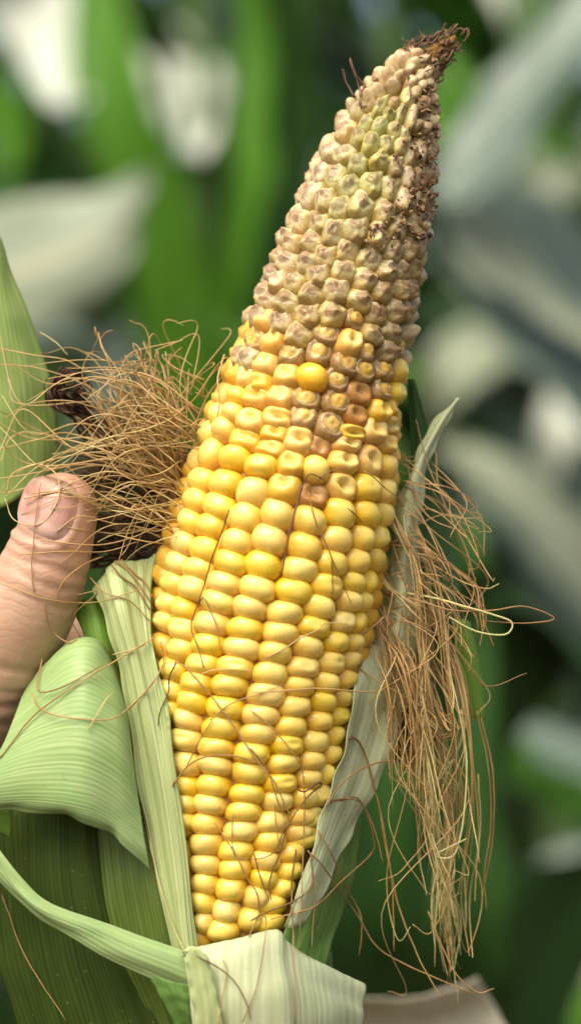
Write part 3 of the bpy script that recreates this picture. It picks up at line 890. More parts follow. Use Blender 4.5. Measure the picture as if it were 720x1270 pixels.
husk([[E(404, 1030, 8), E(384, 1082, 8), E(366, 1130, 9), EE(348, 1168, -84, 10), (342, 1230, -120)],
      [EE(428, 1020, -26, 9), EE(410, 1080, -46, 10), EE(392, 1130, -60, 12), EE(376, 1180, -78, 14), (368, 1230, -110)],
      [EE(448, 1014, 10), EE(440, 1080, 0), EE(426, 1130, -14), EE(404, 1190, -30), (392, 1240, -50)]],
     HUSK_GREEN, nu=24, nv=40, wob=0.0006, rib=0.0001, nrib=7, label='translucent green husk under the right inner leaf')
# green outer husk at the right, behind the silk
husk([[(505, 470, 60), (508, 560, 66), (512, 680, 60), (512, 780, 50), (500, 860, 44), (486, 940, 40)],
      [(510, 470, 64), (524, 560, 70), (538, 680, 64), (544, 780, 56), (532, 860, 52), (510, 950, 50)],
      [(514, 472, 70), (538, 560, 88), (562, 680, 92), (576, 780, 90), (566, 860, 86), (536, 960, 80)]],
     HUSK_DARKGREEN, nu=26, nv=60, wob=0.001, label='dark green outer husk behind the right silk')
husk([[(560, 770, 66), (566, 820, 62), (580, 880, 66), (592, 893, 70)],
      [(574, 768, 60), (584, 820, 56), (591, 870, 62), (598, 892, 70)],
      [(582, 772, 70), (593, 820, 66), (599, 865, 70), (600, 890, 74)]], BRIGHT, nu=12, nv=24, label='bright yellow-green husk tip')

# ------------------------------------------------------------------ the hand
def skin_mat():
    m, nt, out = newmat('skin')
    tc = N(nt, 'ShaderNodeTexCoord')
    def nz(sc, det=4, vec=None):
        t = N(nt, 'ShaderNodeTexNoise'); t.inputs['Scale'].default_value = sc; t.inputs['Detail'].default_value = det
        L(nt, vec or tc.outputs['Object'], t.inputs['Vector']); return t.outputs[0]
    col = ramp(nt, nz(70), [(0.3, (0.42, 0.255, 0.152)), (0.7, (0.54, 0.365, 0.235))]).outputs[0]
    sp = ramp(nt, nz(420, 3), [(0.58, (0, 0, 0)), (0.72, (1, 1, 1))]).outputs[0]
    col = mixc(nt, mth(nt, 'MULTIPLY', sp, 0.3), col, (0.56, 0.25, 0.18))
    # flushed finger tip (object space is centred on the tip of the thumb)
    ln = N(nt, 'ShaderNodeVectorMath', operation='LENGTH'); L(nt, tc.outputs['Object'], ln.inputs[0])
    tip = ramp(nt, mth(nt, 'MULTIPLY', ln.outputs['Value'], 30), [(0.18, (1, 1, 1)), (0.75, (0, 0, 0))]).outputs[0]
    col = mixc(nt, mth(nt, 'MULTIPLY', tip, 0.5), col, (0.50, 0.24, 0.16))
    # creases across the thumb: bands along its axis, strongest at the joint
    mp = N(nt, 'ShaderNodeMapping'); L(nt, tc.outputs['Object'], mp.inputs['Vector'])
    mp.inputs['Rotation'].default_value = (0, math.radians(-17), 0)
    wv = N(nt, 'ShaderNodeTexWave', wave_type='BANDS', bands_direction='Z', wave_profile='SIN')
    wv.inputs['Scale'].default_value = 155; wv.inputs['Distortion'].default_value = 5.5; wv.inputs['Detail'].default_value = 4
    wv.inputs['Detail Scale'].default_value = 1.6
    L(nt, mp.outputs[0], wv.inputs['Vector'])
    crease = ramp(nt, wv.outputs['Fac'], [(0.0, (0.35, .35, .35)), (0.5, (1, 1, 1))]).outputs[0]
    sp2 = N(nt, 'ShaderNodeSeparateXYZ'); L(nt, mp.outputs[0], sp2.inputs[0])
    band = ramp(nt, mth(nt, 'MULTIPLY', sp2.outputs[2], -30), [(0.14, (0.0, 0, 0)), (0.30, (1, 1, 1)), (0.62, (0.8, 0.8, 0.8)), (1.0, (.45, .45, .45))]).outputs[0]
    vor = N(nt, 'ShaderNodeTexVoronoi', feature='DISTANCE_TO_EDGE'); vor.inputs['Scale'].default_value = 900
    L(nt, tc.outputs['Object'], vor.inputs['Vector'])
    h = mth(nt, 'ADD', mth(nt, 'MULTIPLY', mth(nt, 'MULTIPLY', crease, band), 0.7), mth(nt, 'ADD', mth(nt, 'MULTIPLY', vor.outputs['Distance'], 0.6), mth(nt, 'MULTIPLY', nz(260, 5), 0.7)))
    b = N(nt, 'ShaderNodeBump'); b.inputs['Strength'].default_value = 0.30; b.inputs['Distance'].default_value = 0.00030
    L(nt, h, b.inputs['Height'])
    p = N(nt, 'ShaderNodeBsdfPrincipled'); L(nt, col, p.inputs['Base Color']); L(nt, b.outputs[0], p.inputs['Normal'])
    p.inputs['Roughness'].default_value = 0.45
    p.inputs['Subsurface Weight'].default_value = 0.4
    p.inputs['Subsurface Radius'].default_value = (1.0, 0.35, 0.2); p.inputs['Subsurface Scale'].default_value = 0.002
    L(nt, p.outputs[0], out.inputs[0])
    return m
SKIN = skin_mat()
def capsule_chain(bag, pts, sides=20):
    P = cr(np.array(pts, float), np.linspace(0, 1, 8 * (len(pts) - 1) + 1))
    # rounded ends
    def cap(i, j):
        d = P[i] - P[j]; d[3] = 0; d = d / np.linalg.norm(d[:3])
        r = P[i, 3]
        return [np.array([*(P[i, :3] + d[:3] * r * math.sin(a)), r * math.cos(a)]) for a in np.linspace(0.15, 1.5, 7)]
    Q = cap(0, 1)[::-1] + list(P) + cap(-1, -2)
    V, F = tube([W(*q[:3]) for q in Q], [max(q[3], 0.5) * K * (D + q[2] * K) / D for q in Q], sides)
    bag.add(V, F)
hb = Bag()
capsule_chain(hb, [(76, 632, -30, 47), (68, 664, -34, 50), (56, 702, -32, 56), (34, 752, -24, 62), (2, 805, -6, 68), (-34, 860, 16, 80), (-78, 920, 45, 90), (-130, 990, 75, 92), (-195, 1080, 92, 84)])
for f in ([(-55, 832, 128, 50), (32, 800, 205, 47), (130, 792, 218, 44), (205, 802, 196, 38)],
          [(-75, 912, 140, 50), (40, 888, 218, 48), (150, 880, 232, 45), (232, 892, 200, 39)],
          [(-92, 990, 140, 48), (30, 978, 216, 46), (140, 974, 228, 42), (215, 985, 198, 37)],
          [(-108, 1062, 130, 44), (12, 1066, 202, 40), (95, 1066, 208, 36), (160, 1072, 190, 32)]):
    capsule_chain(hb, f)
    k = f[0]
    capsule_chain(hb, [k, ((k[0] - 200) / 2, (k[1] + 1120) / 2, 118, 56), (-205, 1125, 98, 66)])
capsule_chain(hb, [(-30, 880, 60, 60), (-60, 860, 110, 58)])
capsule_chain(hb, [(-190, 1090, 95, 84), (-300, 1210, 98, 88), (-520, 1420, 105, 100), (-900, 1760, 120, 120)])
tmp = bpy.data.objects.new('tmp', bpy.data.meshes.new('tmp')); C.objects.link(tmp)
HO = W(79, 629, -30)
tmp.data.from_pydata([tuple(Vector(v) - HO) for v in hb.v], [], hb.f)
md = tmp.modifiers.new('r', 'REMESH'); md.mode = 'VOXEL'; md.voxel_size = 0.00075; md.use_smooth_shade = True
sm = tmp.modifiers.new('s', 'SMOOTH'); sm.iterations = 16; sm.factor = 0.5
dg = bpy.context.evaluated_depsgraph_get(); dg.update()
hme = bpy.data.meshes.new_from_object(tmp.evaluated_get(dg)); hme.name = 'hand'
bpy.data.objects.remove(tmp)
# folds of skin at the joint and the thumb's base (real relief)
co = np.empty(len(hme.vertices) * 3); hme.vertices.foreach_get('co', co); co = co.reshape(-1, 3)
no = np.empty(len(hme.vertices) * 3); hme.vertices.foreach_get('normal', no); no = no.reshape(-1, 3)
pxs = (co[:, 0] + HO.x) / K + 360; pys = 635 - (co[:, 2] + HO.z - ZC) / K; ds = (co[:, 1] + HO.y) / K
disp = np.zeros(len(co))
for (x0, y0, x1, y1, dep, w) in ((18, 690, 108, 716, 3.0, 5), (8, 704, 104, 734, 2.2, 4), (24, 676, 112, 698, 1.8, 4), (0, 722, 96, 756, 1.6, 5), (-40, 800, 70, 846, 2.2, 6), (-60, 850, 50, 886, 3.2, 6), (-60, 868, 40, 905, 3.0, 6), (-60, 830, 56, 866, 1.8, 5)):
    ax = np.array([x1 - x0, y1 - y0], float); ln = np.linalg.norm(ax); ax /= ln; nn = np.array([-ax[1], ax[0]])
    u = (pxs - x0) * ax[0] + (pys - y0) * ax[1]; v = (pxs - x0) * nn[0] + (pys - y0) * nn[1]
    v = v + 4 * np.sin(u / 17 + y0) + 7 * ((u / ln) - 0.5) ** 2 * 4
    disp -= np.where(ds < 40, 1, 0) * dep * np.exp(-(v / w) ** 2) * np.clip(np.minimum(u + 15, ln + 15 - u) / 20, 0, 1)
ang = math.radians(-72)
nu_ = ((pxs - 61) * math.cos(ang) + (pys - 630) * math.sin(ang)) / 38
nv_ = (-(pxs - 61) * math.sin(ang) + (pys - 630) * math.cos(ang)) / 37
ee = (np.abs(nu_) ** 2.8 + np.abs(nv_) ** 2.8) ** (1 / 2.8)
front = (ds < -30)
disp += np.where(front, -2.6 * np.exp(-((ee - 1.02) / 0.07) ** 2) + 2.4 * np.exp(-((ee - 1.22) / 0.10) ** 2) * np.clip(0.55 - nu_, 0, 1), 0)
co += no * (disp * K)[:, None]
hme.vertices.foreach_set('co', co.ravel()); hme.update()
hme.materials.clear(); hme.materials.append(SKIN)
hme.polygons.foreach_set('use_smooth', [True] * len(hme.polygons))
person = tag(link('person', hme), 'bare hand holding the ear, its thumb with a short nail on the brown silk', 'person')
person.location = HO
HAND_TREE = BVHTree.FromPolygons([Vector(c) + HO for c in co], [tuple(p.vertices) for p in hme.polygons])
# thumbnail: a curved plate that follows the thumb
NC = (61, 630)
pts = []
for a in np.linspace(-1, 1, 15):
    for r_ in np.linspace(-1, 1, 15):
        pts.append((NC[0] + 34 * a, NC[1] + 34 * r_))
fit = [(x, y, cast(x, y, [HAND_TREE])) for x, y in pts]
fit = np.array([f for f in fit if f[2] is not None])
A = np.stack([np.ones(len(fit)), fit[:, 0] - NC[0], fit[:, 1] - NC[1], (fit[:, 0] - NC[0]) ** 2, (fit[:, 1] - NC[1]) ** 2, (fit[:, 0] - NC[0]) * (fit[:, 1] - NC[1])], 1)
cf = np.linalg.lstsq(A, fit[:, 2], rcond=None)[0]
def nail_d(x, y):
    X, Y = x - NC[0], y - NC[1]
    q = cf @ np.array([1, X, Y, X * X, Y * Y, X * Y])
    c = cast(x, y, [HAND_TREE])
    return q if c is None else 0.35 * q + 0.65 * c
nV = []; nF = []; nU = []
nr, na = 12, 40
axu = np.array([math.cos(math.radians(-72)), math.sin(math.radians(-72))])   # towards the tip (pixels)
axv = np.array([-axu[1], axu[0]])
for i in range(nr + 1):
    for k in range(na):
        a = 2 * math.pi * k / na
        ca, sa = math.cos(a), math.sin(a)
        ra = (abs(ca) ** 2.8 + abs(sa) ** 2.8) ** (-1 / 2.8)
        u = ca * ra * i / nr; v = sa * ra * i / nr
        p = np.array(NC) + axu * u * 38 + axv * v * 37
        e = i / nr
        lift = 2.6 * (1 - e ** 6) - 0.8 * e ** 8 + (1.8 * max(0, u) ** 3)
        nV.append(W(p[0], p[1], nail_d(p[0], p[1]) - lift) - HO); nU.append((v * .5 + .5, u * .5 + .5))
for i in range(nr):
    for k in range(na):
        k2 = (k + 1) % na
        nF.append((i * na + k, (i + 1) * na + k, (i + 1) * na + k2, i * na + k2))
def nail_mat():
    m, nt, out = newmat('nail')
    tc = N(nt, 'ShaderNodeTexCoord'); sep = N(nt, 'ShaderNodeSeparateXYZ'); L(nt, tc.outputs['UV'], sep.inputs[0])
    n = N(nt, 'ShaderNodeTexNoise'); n.inputs['Scale'].default_value = 300; L(nt, tc.outputs['Object'], n.inputs['Vector'])
    f = mth(nt, 'ADD', sep.outputs[1], mth(nt, 'MULTIPLY_ADD', n.outputs[0], 0.16, -0.08))
    c = ramp(nt, f, [(0.0, (0.38, 0.22, 0.16)), (0.20, (0.50, 0.33, 0.26)), (0.32, (0.40, 0.22, 0.155)), (0.78, (0.43, 0.23, 0.16)), (0.88, (0.46, 0.31, 0.22)), (0.97, (0.26, 0.15, 0.09))]).outputs[0]
    p = N(nt, 'ShaderNodeBsdfPrincipled'); L(nt, c, p.inputs['Base Color']); p.inputs['Roughness'].default_value = 0.24
    p.inputs['Subsurface Weight'].default_value = 0.2; p.inputs['Subsurface Scale'].default_value = 0.001
    w = N(nt, 'ShaderNodeTexWave'); w.inputs['Scale'].default_value = 7; w.inputs['Distortion'].default_value = 1.5; L(nt, tc.outputs['UV'], w.inputs['Vector'])
    b = N(nt, 'ShaderNodeBump'); b.inputs['Strength'].default_value = 0.12; b.inputs['Distance'].default_value = 0.0003; L(nt, w.outputs[0], b.inputs['Height']); L(nt, b.outputs[0], p.inputs['Normal'])
    L(nt, p.outputs[0], out.inputs[0]); return m
link('thumbnail', mesh('thumbnail', nV, nF, nail_mat(), nU), person)
ALLBVH.append(HAND_TREE)

# ------------------------------------------------------------------ silk
rs = random.Random(3)
def smooth_noise(path, amp, freq, sd):
    n = len(path)
    out = []
    for i, p in enumerate(path):
        t = i / (n - 1)
        w = math.sin(math.pi * min(1, t * 2.5) / 2) * 0.62
        freq_ = freq * 0.75
        out.append((p[0] + amp * w * noise.noise(Vector((t * freq_, sd, 0))), p[1] + amp * w * noise.noise(Vector((t * freq_, sd, 9))), p[2] + amp * w * noise.noise(Vector((t * freq_, sd, 17)))))
    return out
def strand(bag, ctrl, r=1.3, tone=0.5, tone2=None, amp=5, freq=4, n=22, trees=None, lift=2.5, sides=5):
    P = cr(np.array(ctrl, float), np.linspace(0, 1, n))
    P = smooth_noise(P, amp, freq, rs.uniform(0, 500))
    if trees:
        Q = []
        for p in P:
            c = cast(p[0], p[1], trees)
            Q.append((p[0], p[1], p[2] if c is None else min(p[2], c - lift)))
        P = Q
    rad = [r * 0.80 * K * (1 - 0.45 * (i / (n - 1)) ** 2) * (1 + 0.2 * noise.noise(Vector((i * .4, tone * 50, r)))) for i in range(n)]
    V, F = tube([W(*p) for p in P], rad, sides)
    t2 = tone if tone2 is None else tone2
    tones = [max(0, min(1, tone + (t2 - tone) * (i / (n - 1)))) for i in range(n) for _ in range(sides)]
    bag.add(V, F, tones)
U = rs.uniform
def tuft(bag, label):
    V = shift(bag.v)
    o = link('silk_tuft', mesh('silk_tuft', V, bag.f, SILK, tone=bag.t), ear)
    o['kind'] = 'stuff'; o['label'] = label
    return o
# left tuft: dark matted under-layer
b = Bag()
for i in range(240):
    x, y = U(120, 232), U(575, 705)
    a = U(2.6, 3.9)
    l = U(30, 80)
    strand(b, [(x, y, U(8, 60)), (x + l * .5 * math.cos(a) + U(-8, 8), y + l * .5 * math.sin(a) * .7 + U(-8, 8), U(6, 50)), (x + l * math.cos(a), y + l * math.sin(a) * .7, U(10, 60))], U(1.0, 1.8), U(0, .22), U(0, .3), 10, 5, 12, sides=4)
for i in range(120):
    x, y = U(90, 235), U(500, 640)
    strand(b, [(235 + U(-15, 15), 650 + U(-30, 30), U(30, 80)), (x + 40, y + 25, U(30, 80)), (x, y, U(20, 80))], U(1.0, 1.7), U(.05, .3), U(.05, .35), 14, 4, 16, sides=4)
tuft(b, 'dark matted silk at the left of the kernels')
# straight brown bundle running up and left
b = Bag()
for i in range(80):
    t = U(0, 1)
    sx, sy = 238 + U(-22, 10), 640 + U(-45, 30)
    ex, ey = 95 + 120 * t + U(-25, 25), 450 + 90 * (1 - t) * U(.2, 1) + U(-25, 30)
    mx, my = (sx + ex) / 2 + U(-12, 12), (sy + ey) / 2 + U(-16, 12)
    strand(b, [(sx, sy, U(-25, 40)), (mx, my, U(-45, 30)), (ex, ey, U(-40, 40))], U(.9, 1.5), U(.35, .78), U(.5, .88), 8, 3, 20)
tuft(b, 'straight brown silk bundle at the left')
# wavy pale threads
b = Bag()
for i in range(95):
    sx, sy = 242 + U(-25, 12), 560 + U(-60, 130)
    ex = U(20, 175) if rs.random() < .5 else U(100, 200)
    ey = sy + U(-70, 40)
    up = U(-48, 22)
    over = rs.random() < .72
    ctrl = [(sx, sy, U(-45, 10)), (sx * .7 + ex * .3, sy * .7 + ey * .3 + up * .8, U(-85, 0)), (sx * .35 + ex * .65, sy * .35 + ey * .65 + up, U(-90, -10)), (ex, ey + U(-10, 25), U(-80, 0))]
    strand(b, ctrl, U(.85, 1.35), U(.5, .85), U(.6, .92), 16, 4, 26, trees=[HAND_TREE] if over else None, lift=U(2, 7))
for i in range(34):      # top wisps
    sx, sy = U(120, 255), U(470, 560)
    ex, ey = min(298, sx + U(-60, 90)), U(398, 470)
    strand(b, [(sx, sy, U(-40, 30)), ((sx + ex) / 2 + U(-30, 30), (sy + ey) / 2 + U(-15, 15), U(-40, 40)), (ex, ey, U(-30, 40)), (ex + U(-45, 30), ey + U(-12, 25), U(-30, 40))], U(.8, 1.2), U(.5, .75), U(.6, .85), 14, 4, 26)
for i in range(16):     # threads reaching the left edge of the picture
    y0 = U(500, 600)
    strand(b, [(200 + U(-20, 20), y0, U(-50, 0)), (110 + U(-20, 20), y0 - U(0, 45), U(-60, 10)), (40 + U(-20, 20), y0 - U(-25, 70), U(-60, 10)), (U(-30, 15), y0 - U(-60, 110), U(-50, 20))], U(1.0, 1.4), U(.55, .8), U(.6, .9), 14, 4, 26)
tuft(b, 'loose wavy pale brown silk at the left')
# dried dark knot
b = Bag()
for i in range(60):
    a = U(0, 6.28); r0 = U(4, 24)
    c = [(86 + r0 * math.cos(a + q) * (1 + .3 * math.sin(q * 2)), 490 + 1.1 * r0 * math.sin(a + q) - 6 * q, U(-6, 34)) for q in np.linspace(0, U(1.2, 3.2), 5)]
    strand(b, c, U(1.2, 2.4), U(0, .10), U(0, .16), 7, 4, 14, sides=4)
for i in range(30):
    strand(b, [(88 + U(-14, 14), 500 + U(-14, 10), U(0, 25)), (120 + U(-20, 20), 530 + U(-20, 20), U(10, 30)), (165 + U(-20, 20), 580 + U(-25, 20), U(15, 40))], U(1.2, 2), U(0, .12), U(.05, .25), 9, 4, 16, sides=4)
tuft(b, 'dried blackish knot of silk behind the thumb')
# right: hanging silk
b = Bag()
for i in range(30):
    t = U(0, 1)
    sx, sy = 478 + U(-14, 26), U(590, 800)
    mx, my = 500 + 62 * t + U(-14, 14), 850 + U(-60, 60)
    long_ = rs.random() < .55
    ex, ey = (530 + 40 * t + U(-22, 22), U(1090, 1258)) if long_ else (512 + 74 * t + U(-26, 18), U(920, 1110))
    bend = U(-22, 22)
    g = [(sx, sy, U(-24, 24)), ((sx + mx) / 2 + U(0, 30), (sy + my) / 2 - U(0, 20), U(-50, 40)), (mx, my, U(-55, 55)), (mx * .6 + ex * .4 + bend, my * .6 + ey * .4, U(-50, 60)), (mx * .25 + ex * .75 - bend * .6, my * .25 + ey * .75, U(-50, 60)), (ex, ey, U(-50, 60))]
    t0, t1 = U(.46, .82), U(.70, 1.03)
    for k in range(rs.choice((1, 2, 3, 4, 5))):          # threads of one lock keep together
        sp = U(1.5, 4)
        cut = U(.8, 1.0)
        gg = [(x + rs.gauss(0, sp * (0.5 + .25 * m)), y + rs.gauss(0, 4), d + rs.gauss(0, 3)) for m, (x, y, d) in enumerate(g)]
        P_ = cr(np.array(gg), np.linspace(0, cut, 7))
        strand(b, P_, U(.55, 1.35), t0 + U(-.08, .08), t1 + U(-.08, .05), 9, 6, 38)
for i in range(22):      # threads that swing across the locks
    sx, sy = 490 + U(-20, 40), U(700, 900)
    ex, ey = 540 + U(-50, 55), sy + U(140, 330)
    w = U(-60, 60)
    strand(b, [(sx, sy, U(-60, -10)), (sx * .7 + ex * .3 + w, sy * .7 + ey * .3, U(-70, 0)), (sx * .3 + ex * .7 - w * .6, sy * .3 + ey * .7, U(-70, 0)), (ex, ey, U(-60, 20)), (ex + U(-35, 35), ey + U(-20, 20), U(-60, 20))], U(.7, 1.2), U(.5, .85), U(.6, 1.0), 8, 4, 34)
tuft(b, 'long golden silk hanging at the right')
b = Bag()
for i in range(38):      # orange brown fan lower down
    sx, sy = 470 + U(-14, 14), U(740, 810)
    ex, ey = 515 + U(-45, 30), U(880, 1010)
    strand(b, [(sx, sy, U(-40, 0)), (sx * .5 + ex * .5 + U(0, 22), (sy + ey) / 2 - 10, U(-70, -10)), (ex, ey, U(-60, 10))], U(.9, 1.3), U(.38, .6), U(.5, .78), 8, 4, 22)
for i in range(42):      # sideways brown strands
    sx, sy = 492 + U(-14, 12), U(560, 770)
    ex, ey = U(535, 606), sy + U(-10, 130)
    strand(b, [(sx, sy, U(-30, 20)), (sx * .55 + ex * .45 + U(-10, 16), sy * .55 + ey * .45 - U(0, 28), U(-60, 30)), (ex, ey, U(-60, 40)), (ex + U(-22, 14), ey + U(-10, 60), U(-60, 40))], U(.85, 1.25), U(.36, .62), U(.5, .7), 9, 4, 24)
tuft(b, 'brown silk sticking out at the right')

# single threads one can follow, draped over whatever lies behind them
def single(ctrl, r=1.3, tone=0.4, tone2=None, lift=3.0, d0=-60, n=None, free=False, label=None):
    ctrl = np.array(ctrl, float)
    ln = np.sum(np.linalg.norm(np.diff(ctrl[:, :2], axis=0), axis=1))
    n = n or int(max(18, min(60, ln / 6)))
    P = cr(ctrl, np.linspace(0, 1, n))
    d = []
    for p in P:
        c = None if free else cast(p[0], p[1])
        d.append(np.nan if c is None or c > 90 else c - lift)
    d = np.array(d)
    if np.all(np.isnan(d)): d[:] = d0
    else:
        ok = ~np.isnan(d); d = np.interp(np.arange(n), np.arange(n)[ok], d[ok])
    raw = d.copy()
    m = np.array([d[max(0, i - 2):i + 3].min() for i in range(n)])
    d = np.array([m[max(0, i - 2):i + 3].mean() for i in range(n)])
    d = np.minimum(d, raw)
    if P.shape[1] > 2 and free: d = P[:, 2]
    b = Bag()
    pts = [W(P[i, 0] + .8 * noise.noise(Vector((i * .35, ln, 1))), P[i, 1], d[i]) for i in range(n)]
    rad = [r * 0.66 * K * (1 - .35 * (i / (n - 1)) ** 3) for i in range(n)]
    V, F = tube(pts, rad, 6)
    t2 = tone if tone2 is None else tone2
    o = link('silk_strand', mesh('silk_strand', shift(V), F, SILK, tone=[tone + (t2 - tone) * i / (n - 1) for i in range(n) for _ in range(6)]), ear)
    if label: o['label'] = label
SINGLES = [
 ([(284, 632), (276, 657), (263, 692), (254, 723), (246, 748)], 1.4, .25, .2),
 ([(252, 740), (241, 760), (237, 780), (246, 804), (253, 829)], 1.3, .25, .3),
 ([(254, 742), (266, 769), (271, 789), (273, 807)], 1.3, .4, .5),
 ([(375, 601), (367, 630), (358, 663), (349, 714)], 2.0, .2, .2),
 ([(374, 606), (377, 598), (384, 588), (398, 593), (404, 600)], 1.3, .12, .15),
 ([(390, 598), (404, 587), (429, 579)], 1.0, .3, .4),
 ([(451, 584), (464, 593), (478, 606), (498, 621)], 1.3, .5, .55),
 ([(382, 610), (391, 646), (404, 674), (413, 697), (424, 722), (435, 748)], 1.4, .42, .35),
 ([(411, 690), (412, 715), (412, 741)], 1.0, .25, .2),
 ([(430, 630), (440, 638), (448, 648)], 1.0, .15, .15),
 ([(327, 818), (353, 804), (373, 791), (393, 782), (404, 773), (431, 774)], 1.4, .55, .7),
 ([(312, 859), (330, 858), (360, 856), (398, 854), (458, 858), (482, 853), (500, 846)], 1.4, .68, .7),
 ([(217, 821), (228, 826), (248, 847), (268, 871), (290, 900)], 1.5, .35, .45),
 ([(274, 880), (290, 900), (305, 924), (323, 949), (341, 971), (352, 996), (360, 1012)], 1.6, .5, .55),
 ([(218, 822), (210, 840), (209, 858), (199, 882), (196, 900)], 1.5, .18, .15),
 ([(250, 836), (266, 831), (286, 830), (312, 831)], 1.2, .75, .8),
 ([(261, 893), (281, 876), (303, 866), (330, 858), (352, 848)], 1.2, .5, .5),
 ([(140, 812), (170, 804), (184, 795), (197, 787)], 1.3, .75, .65),
 ([(160, 880), (170, 869), (188, 849), (203, 822), (199, 796)], 1.4, .55, .35),
 ([(263, 893), (243, 927), (230, 953), (214, 973)], 1.2, .45, .3),
 ([(214, 976), (232, 951), (254, 939), (286, 937), (314, 944), (326, 950)], 1.4, .3, .5),
 ([(310, 880), (332, 898), (354, 922), (372, 949), (377, 978), (377, 1022), (374, 1100), (371, 1180)], 1.3, .6, .45),
 ([(310, 927), (330, 953), (343, 989), (352, 1013)], 1.4, .4, .4),
 ([(366, 976), (377, 982), (394, 971), (398, 974), (388, 982), (372, 1000), (357, 1024), (346, 1060), (334, 1093), (336, 1116)], 1.5, .15, .25),
 ([(432, 916), (443, 918), (454, 940), (463, 973), (470, 1000), (480, 1060), (496, 1130), (520, 1190), (548, 1240)], 1.8, .3, .55),
 ([(436, 912), (450, 930), (462, 970), (474, 1020), (486, 1100), (488, 1180)], 1.5, .35, .5),
 ([(405, 1000), (420, 975), (445, 955), (478, 944), (512, 950), (540, 975), (552, 1010), (553, 1060)], 1.5, .4, .6),
 ([(408, 995), (425, 992), (441, 989), (452, 1004), (463, 1040), (459, 1060), (425, 1091), (394, 1122), (370, 1131), (335, 1140)], 1.6, .3, .5),
 ([(410, 992), (436, 991), (452, 1002), (466, 1035), (474, 1070)], 1.3, .35, .45),
 ([(394, 1029), (410, 1058), (430, 1102), (448, 1140), (445, 1185)], 1.5, .45, .5),
 ([(381, 1055), (399, 1073), (421, 1104), (443, 1135), (466, 1173), (500, 1195), (545, 1215), (585, 1232)], 1.5, .35, .5),
 ([(385, 1058), (386, 1098), (363, 1118), (332, 1131), (310, 1142)], 1.4, .3, .15),
 ([(367, 1053), (362, 1093), (362, 1135), (364, 1180), (366, 1270)], 1.3, .25, .5),
 ([(387, 1080), (392, 1109), (388, 1144), (386, 1175)], 1.2, .75, .7),
 ([(266, 1020), (279, 1040), (294, 1062), (306, 1089), (319, 1109), (321, 1129), (330, 1140), (327, 1173), (318, 1225), (300, 1268)], 1.3, .5, .35),
 ([(289, 1010), (288, 1051), (294, 1062), (308, 1067)], 1.1, .3, .5),
 ([(308, 1162), (317, 1144), (330, 1113)], 1.0, .5, .4),
 ([(354, 1020), (343, 1053), (329, 1063), (314, 1066)], 1.1, .25, .2),
 ([(314, 1056), (323, 1089), (334, 1118)], 1.2, .2, .2),
 ([(340, 996), (343, 1030), (350, 1060)], 1.1, .5, .55),
 ([(176, 1000), (192, 1072), (211, 1139), (230, 1183)], 1.5, .85, .85),
 ([(-4, 1090), (10, 1130), (33, 1189), (83, 1267)], 1.2, .35, .5),
 ([(244, 1186), (278, 1205), (300, 1232), (311, 1264)], 1.3, .25, .3),
 ([(270, 1275), (277, 1230), (282, 1205), (276, 1190)], 1.0, .5, .5),
 ([(0, 940), (43, 887), (97, 848), (148, 817), (194, 789)], 1.5, .55, .6),
 ([(52, 818), (47, 856), (78, 852), (128, 824)], 1.5, .45, .4),
 ([(39, 858), (50, 878), (78, 889), (136, 892), (167, 871), (194, 840), (206, 815)], 1.4, .55, .6),
 ([(56, 745), (62, 778), (84, 797), (96, 792)], 1.5, .4, .5),
 ([(0, 723), (58, 743), (117, 747), (175, 731)], 1.2, .6, .55),
 ([(8, 612), (16, 588), (45, 576), (70, 588), (72, 620), (50, 650), (18, 645), (6, 618)], 1.4, .7, .78),
 ([(30, 618), (78, 610), (128, 620), (206, 614)], 1.4, .72, .7),
 ([(40, 612), (95, 605), (140, 590), (210, 600)], 1.2, .62, .7),
 ([(50, 670), (116, 676), (160, 668), (200, 650)], 1.3, .6, .6),
 ([(24, 688), (78, 684), (130, 684), (170, 672)], 1.2, .55, .6),
 ([(70, 660), (100, 640), (150, 650), (215, 640)], 1.2, .6, .65),
 ([(42, 735), (40, 700), (44, 650), (50, 600)], 1.1, .4, .5),
 ([(128, 690), (105, 700), (80, 720), (70, 745), (84, 770)], 1.4, .55, .5),
 ([(112, 716), (130, 735), (160, 745), (186, 770)], 1.4, .5, .4),
 ([(138, 700), (152, 716), (170, 730), (186, 756)], 2.0, .38, .35),
 ([(142, 696), (160, 708), (176, 730), (188, 748)], 1.8, .45, .4),
 ([(150, 694), (168, 712), (180, 722), (190, 742)], 1.6, .5, .45),
 ([(95, 738), (120, 735), (90, 765), (100, 790)], 1.2, .6, .5),
 ([(110, 905), (130, 870), (142, 858)], 1.1, .8, .8),
]
for sg in SINGLES: single(*sg)
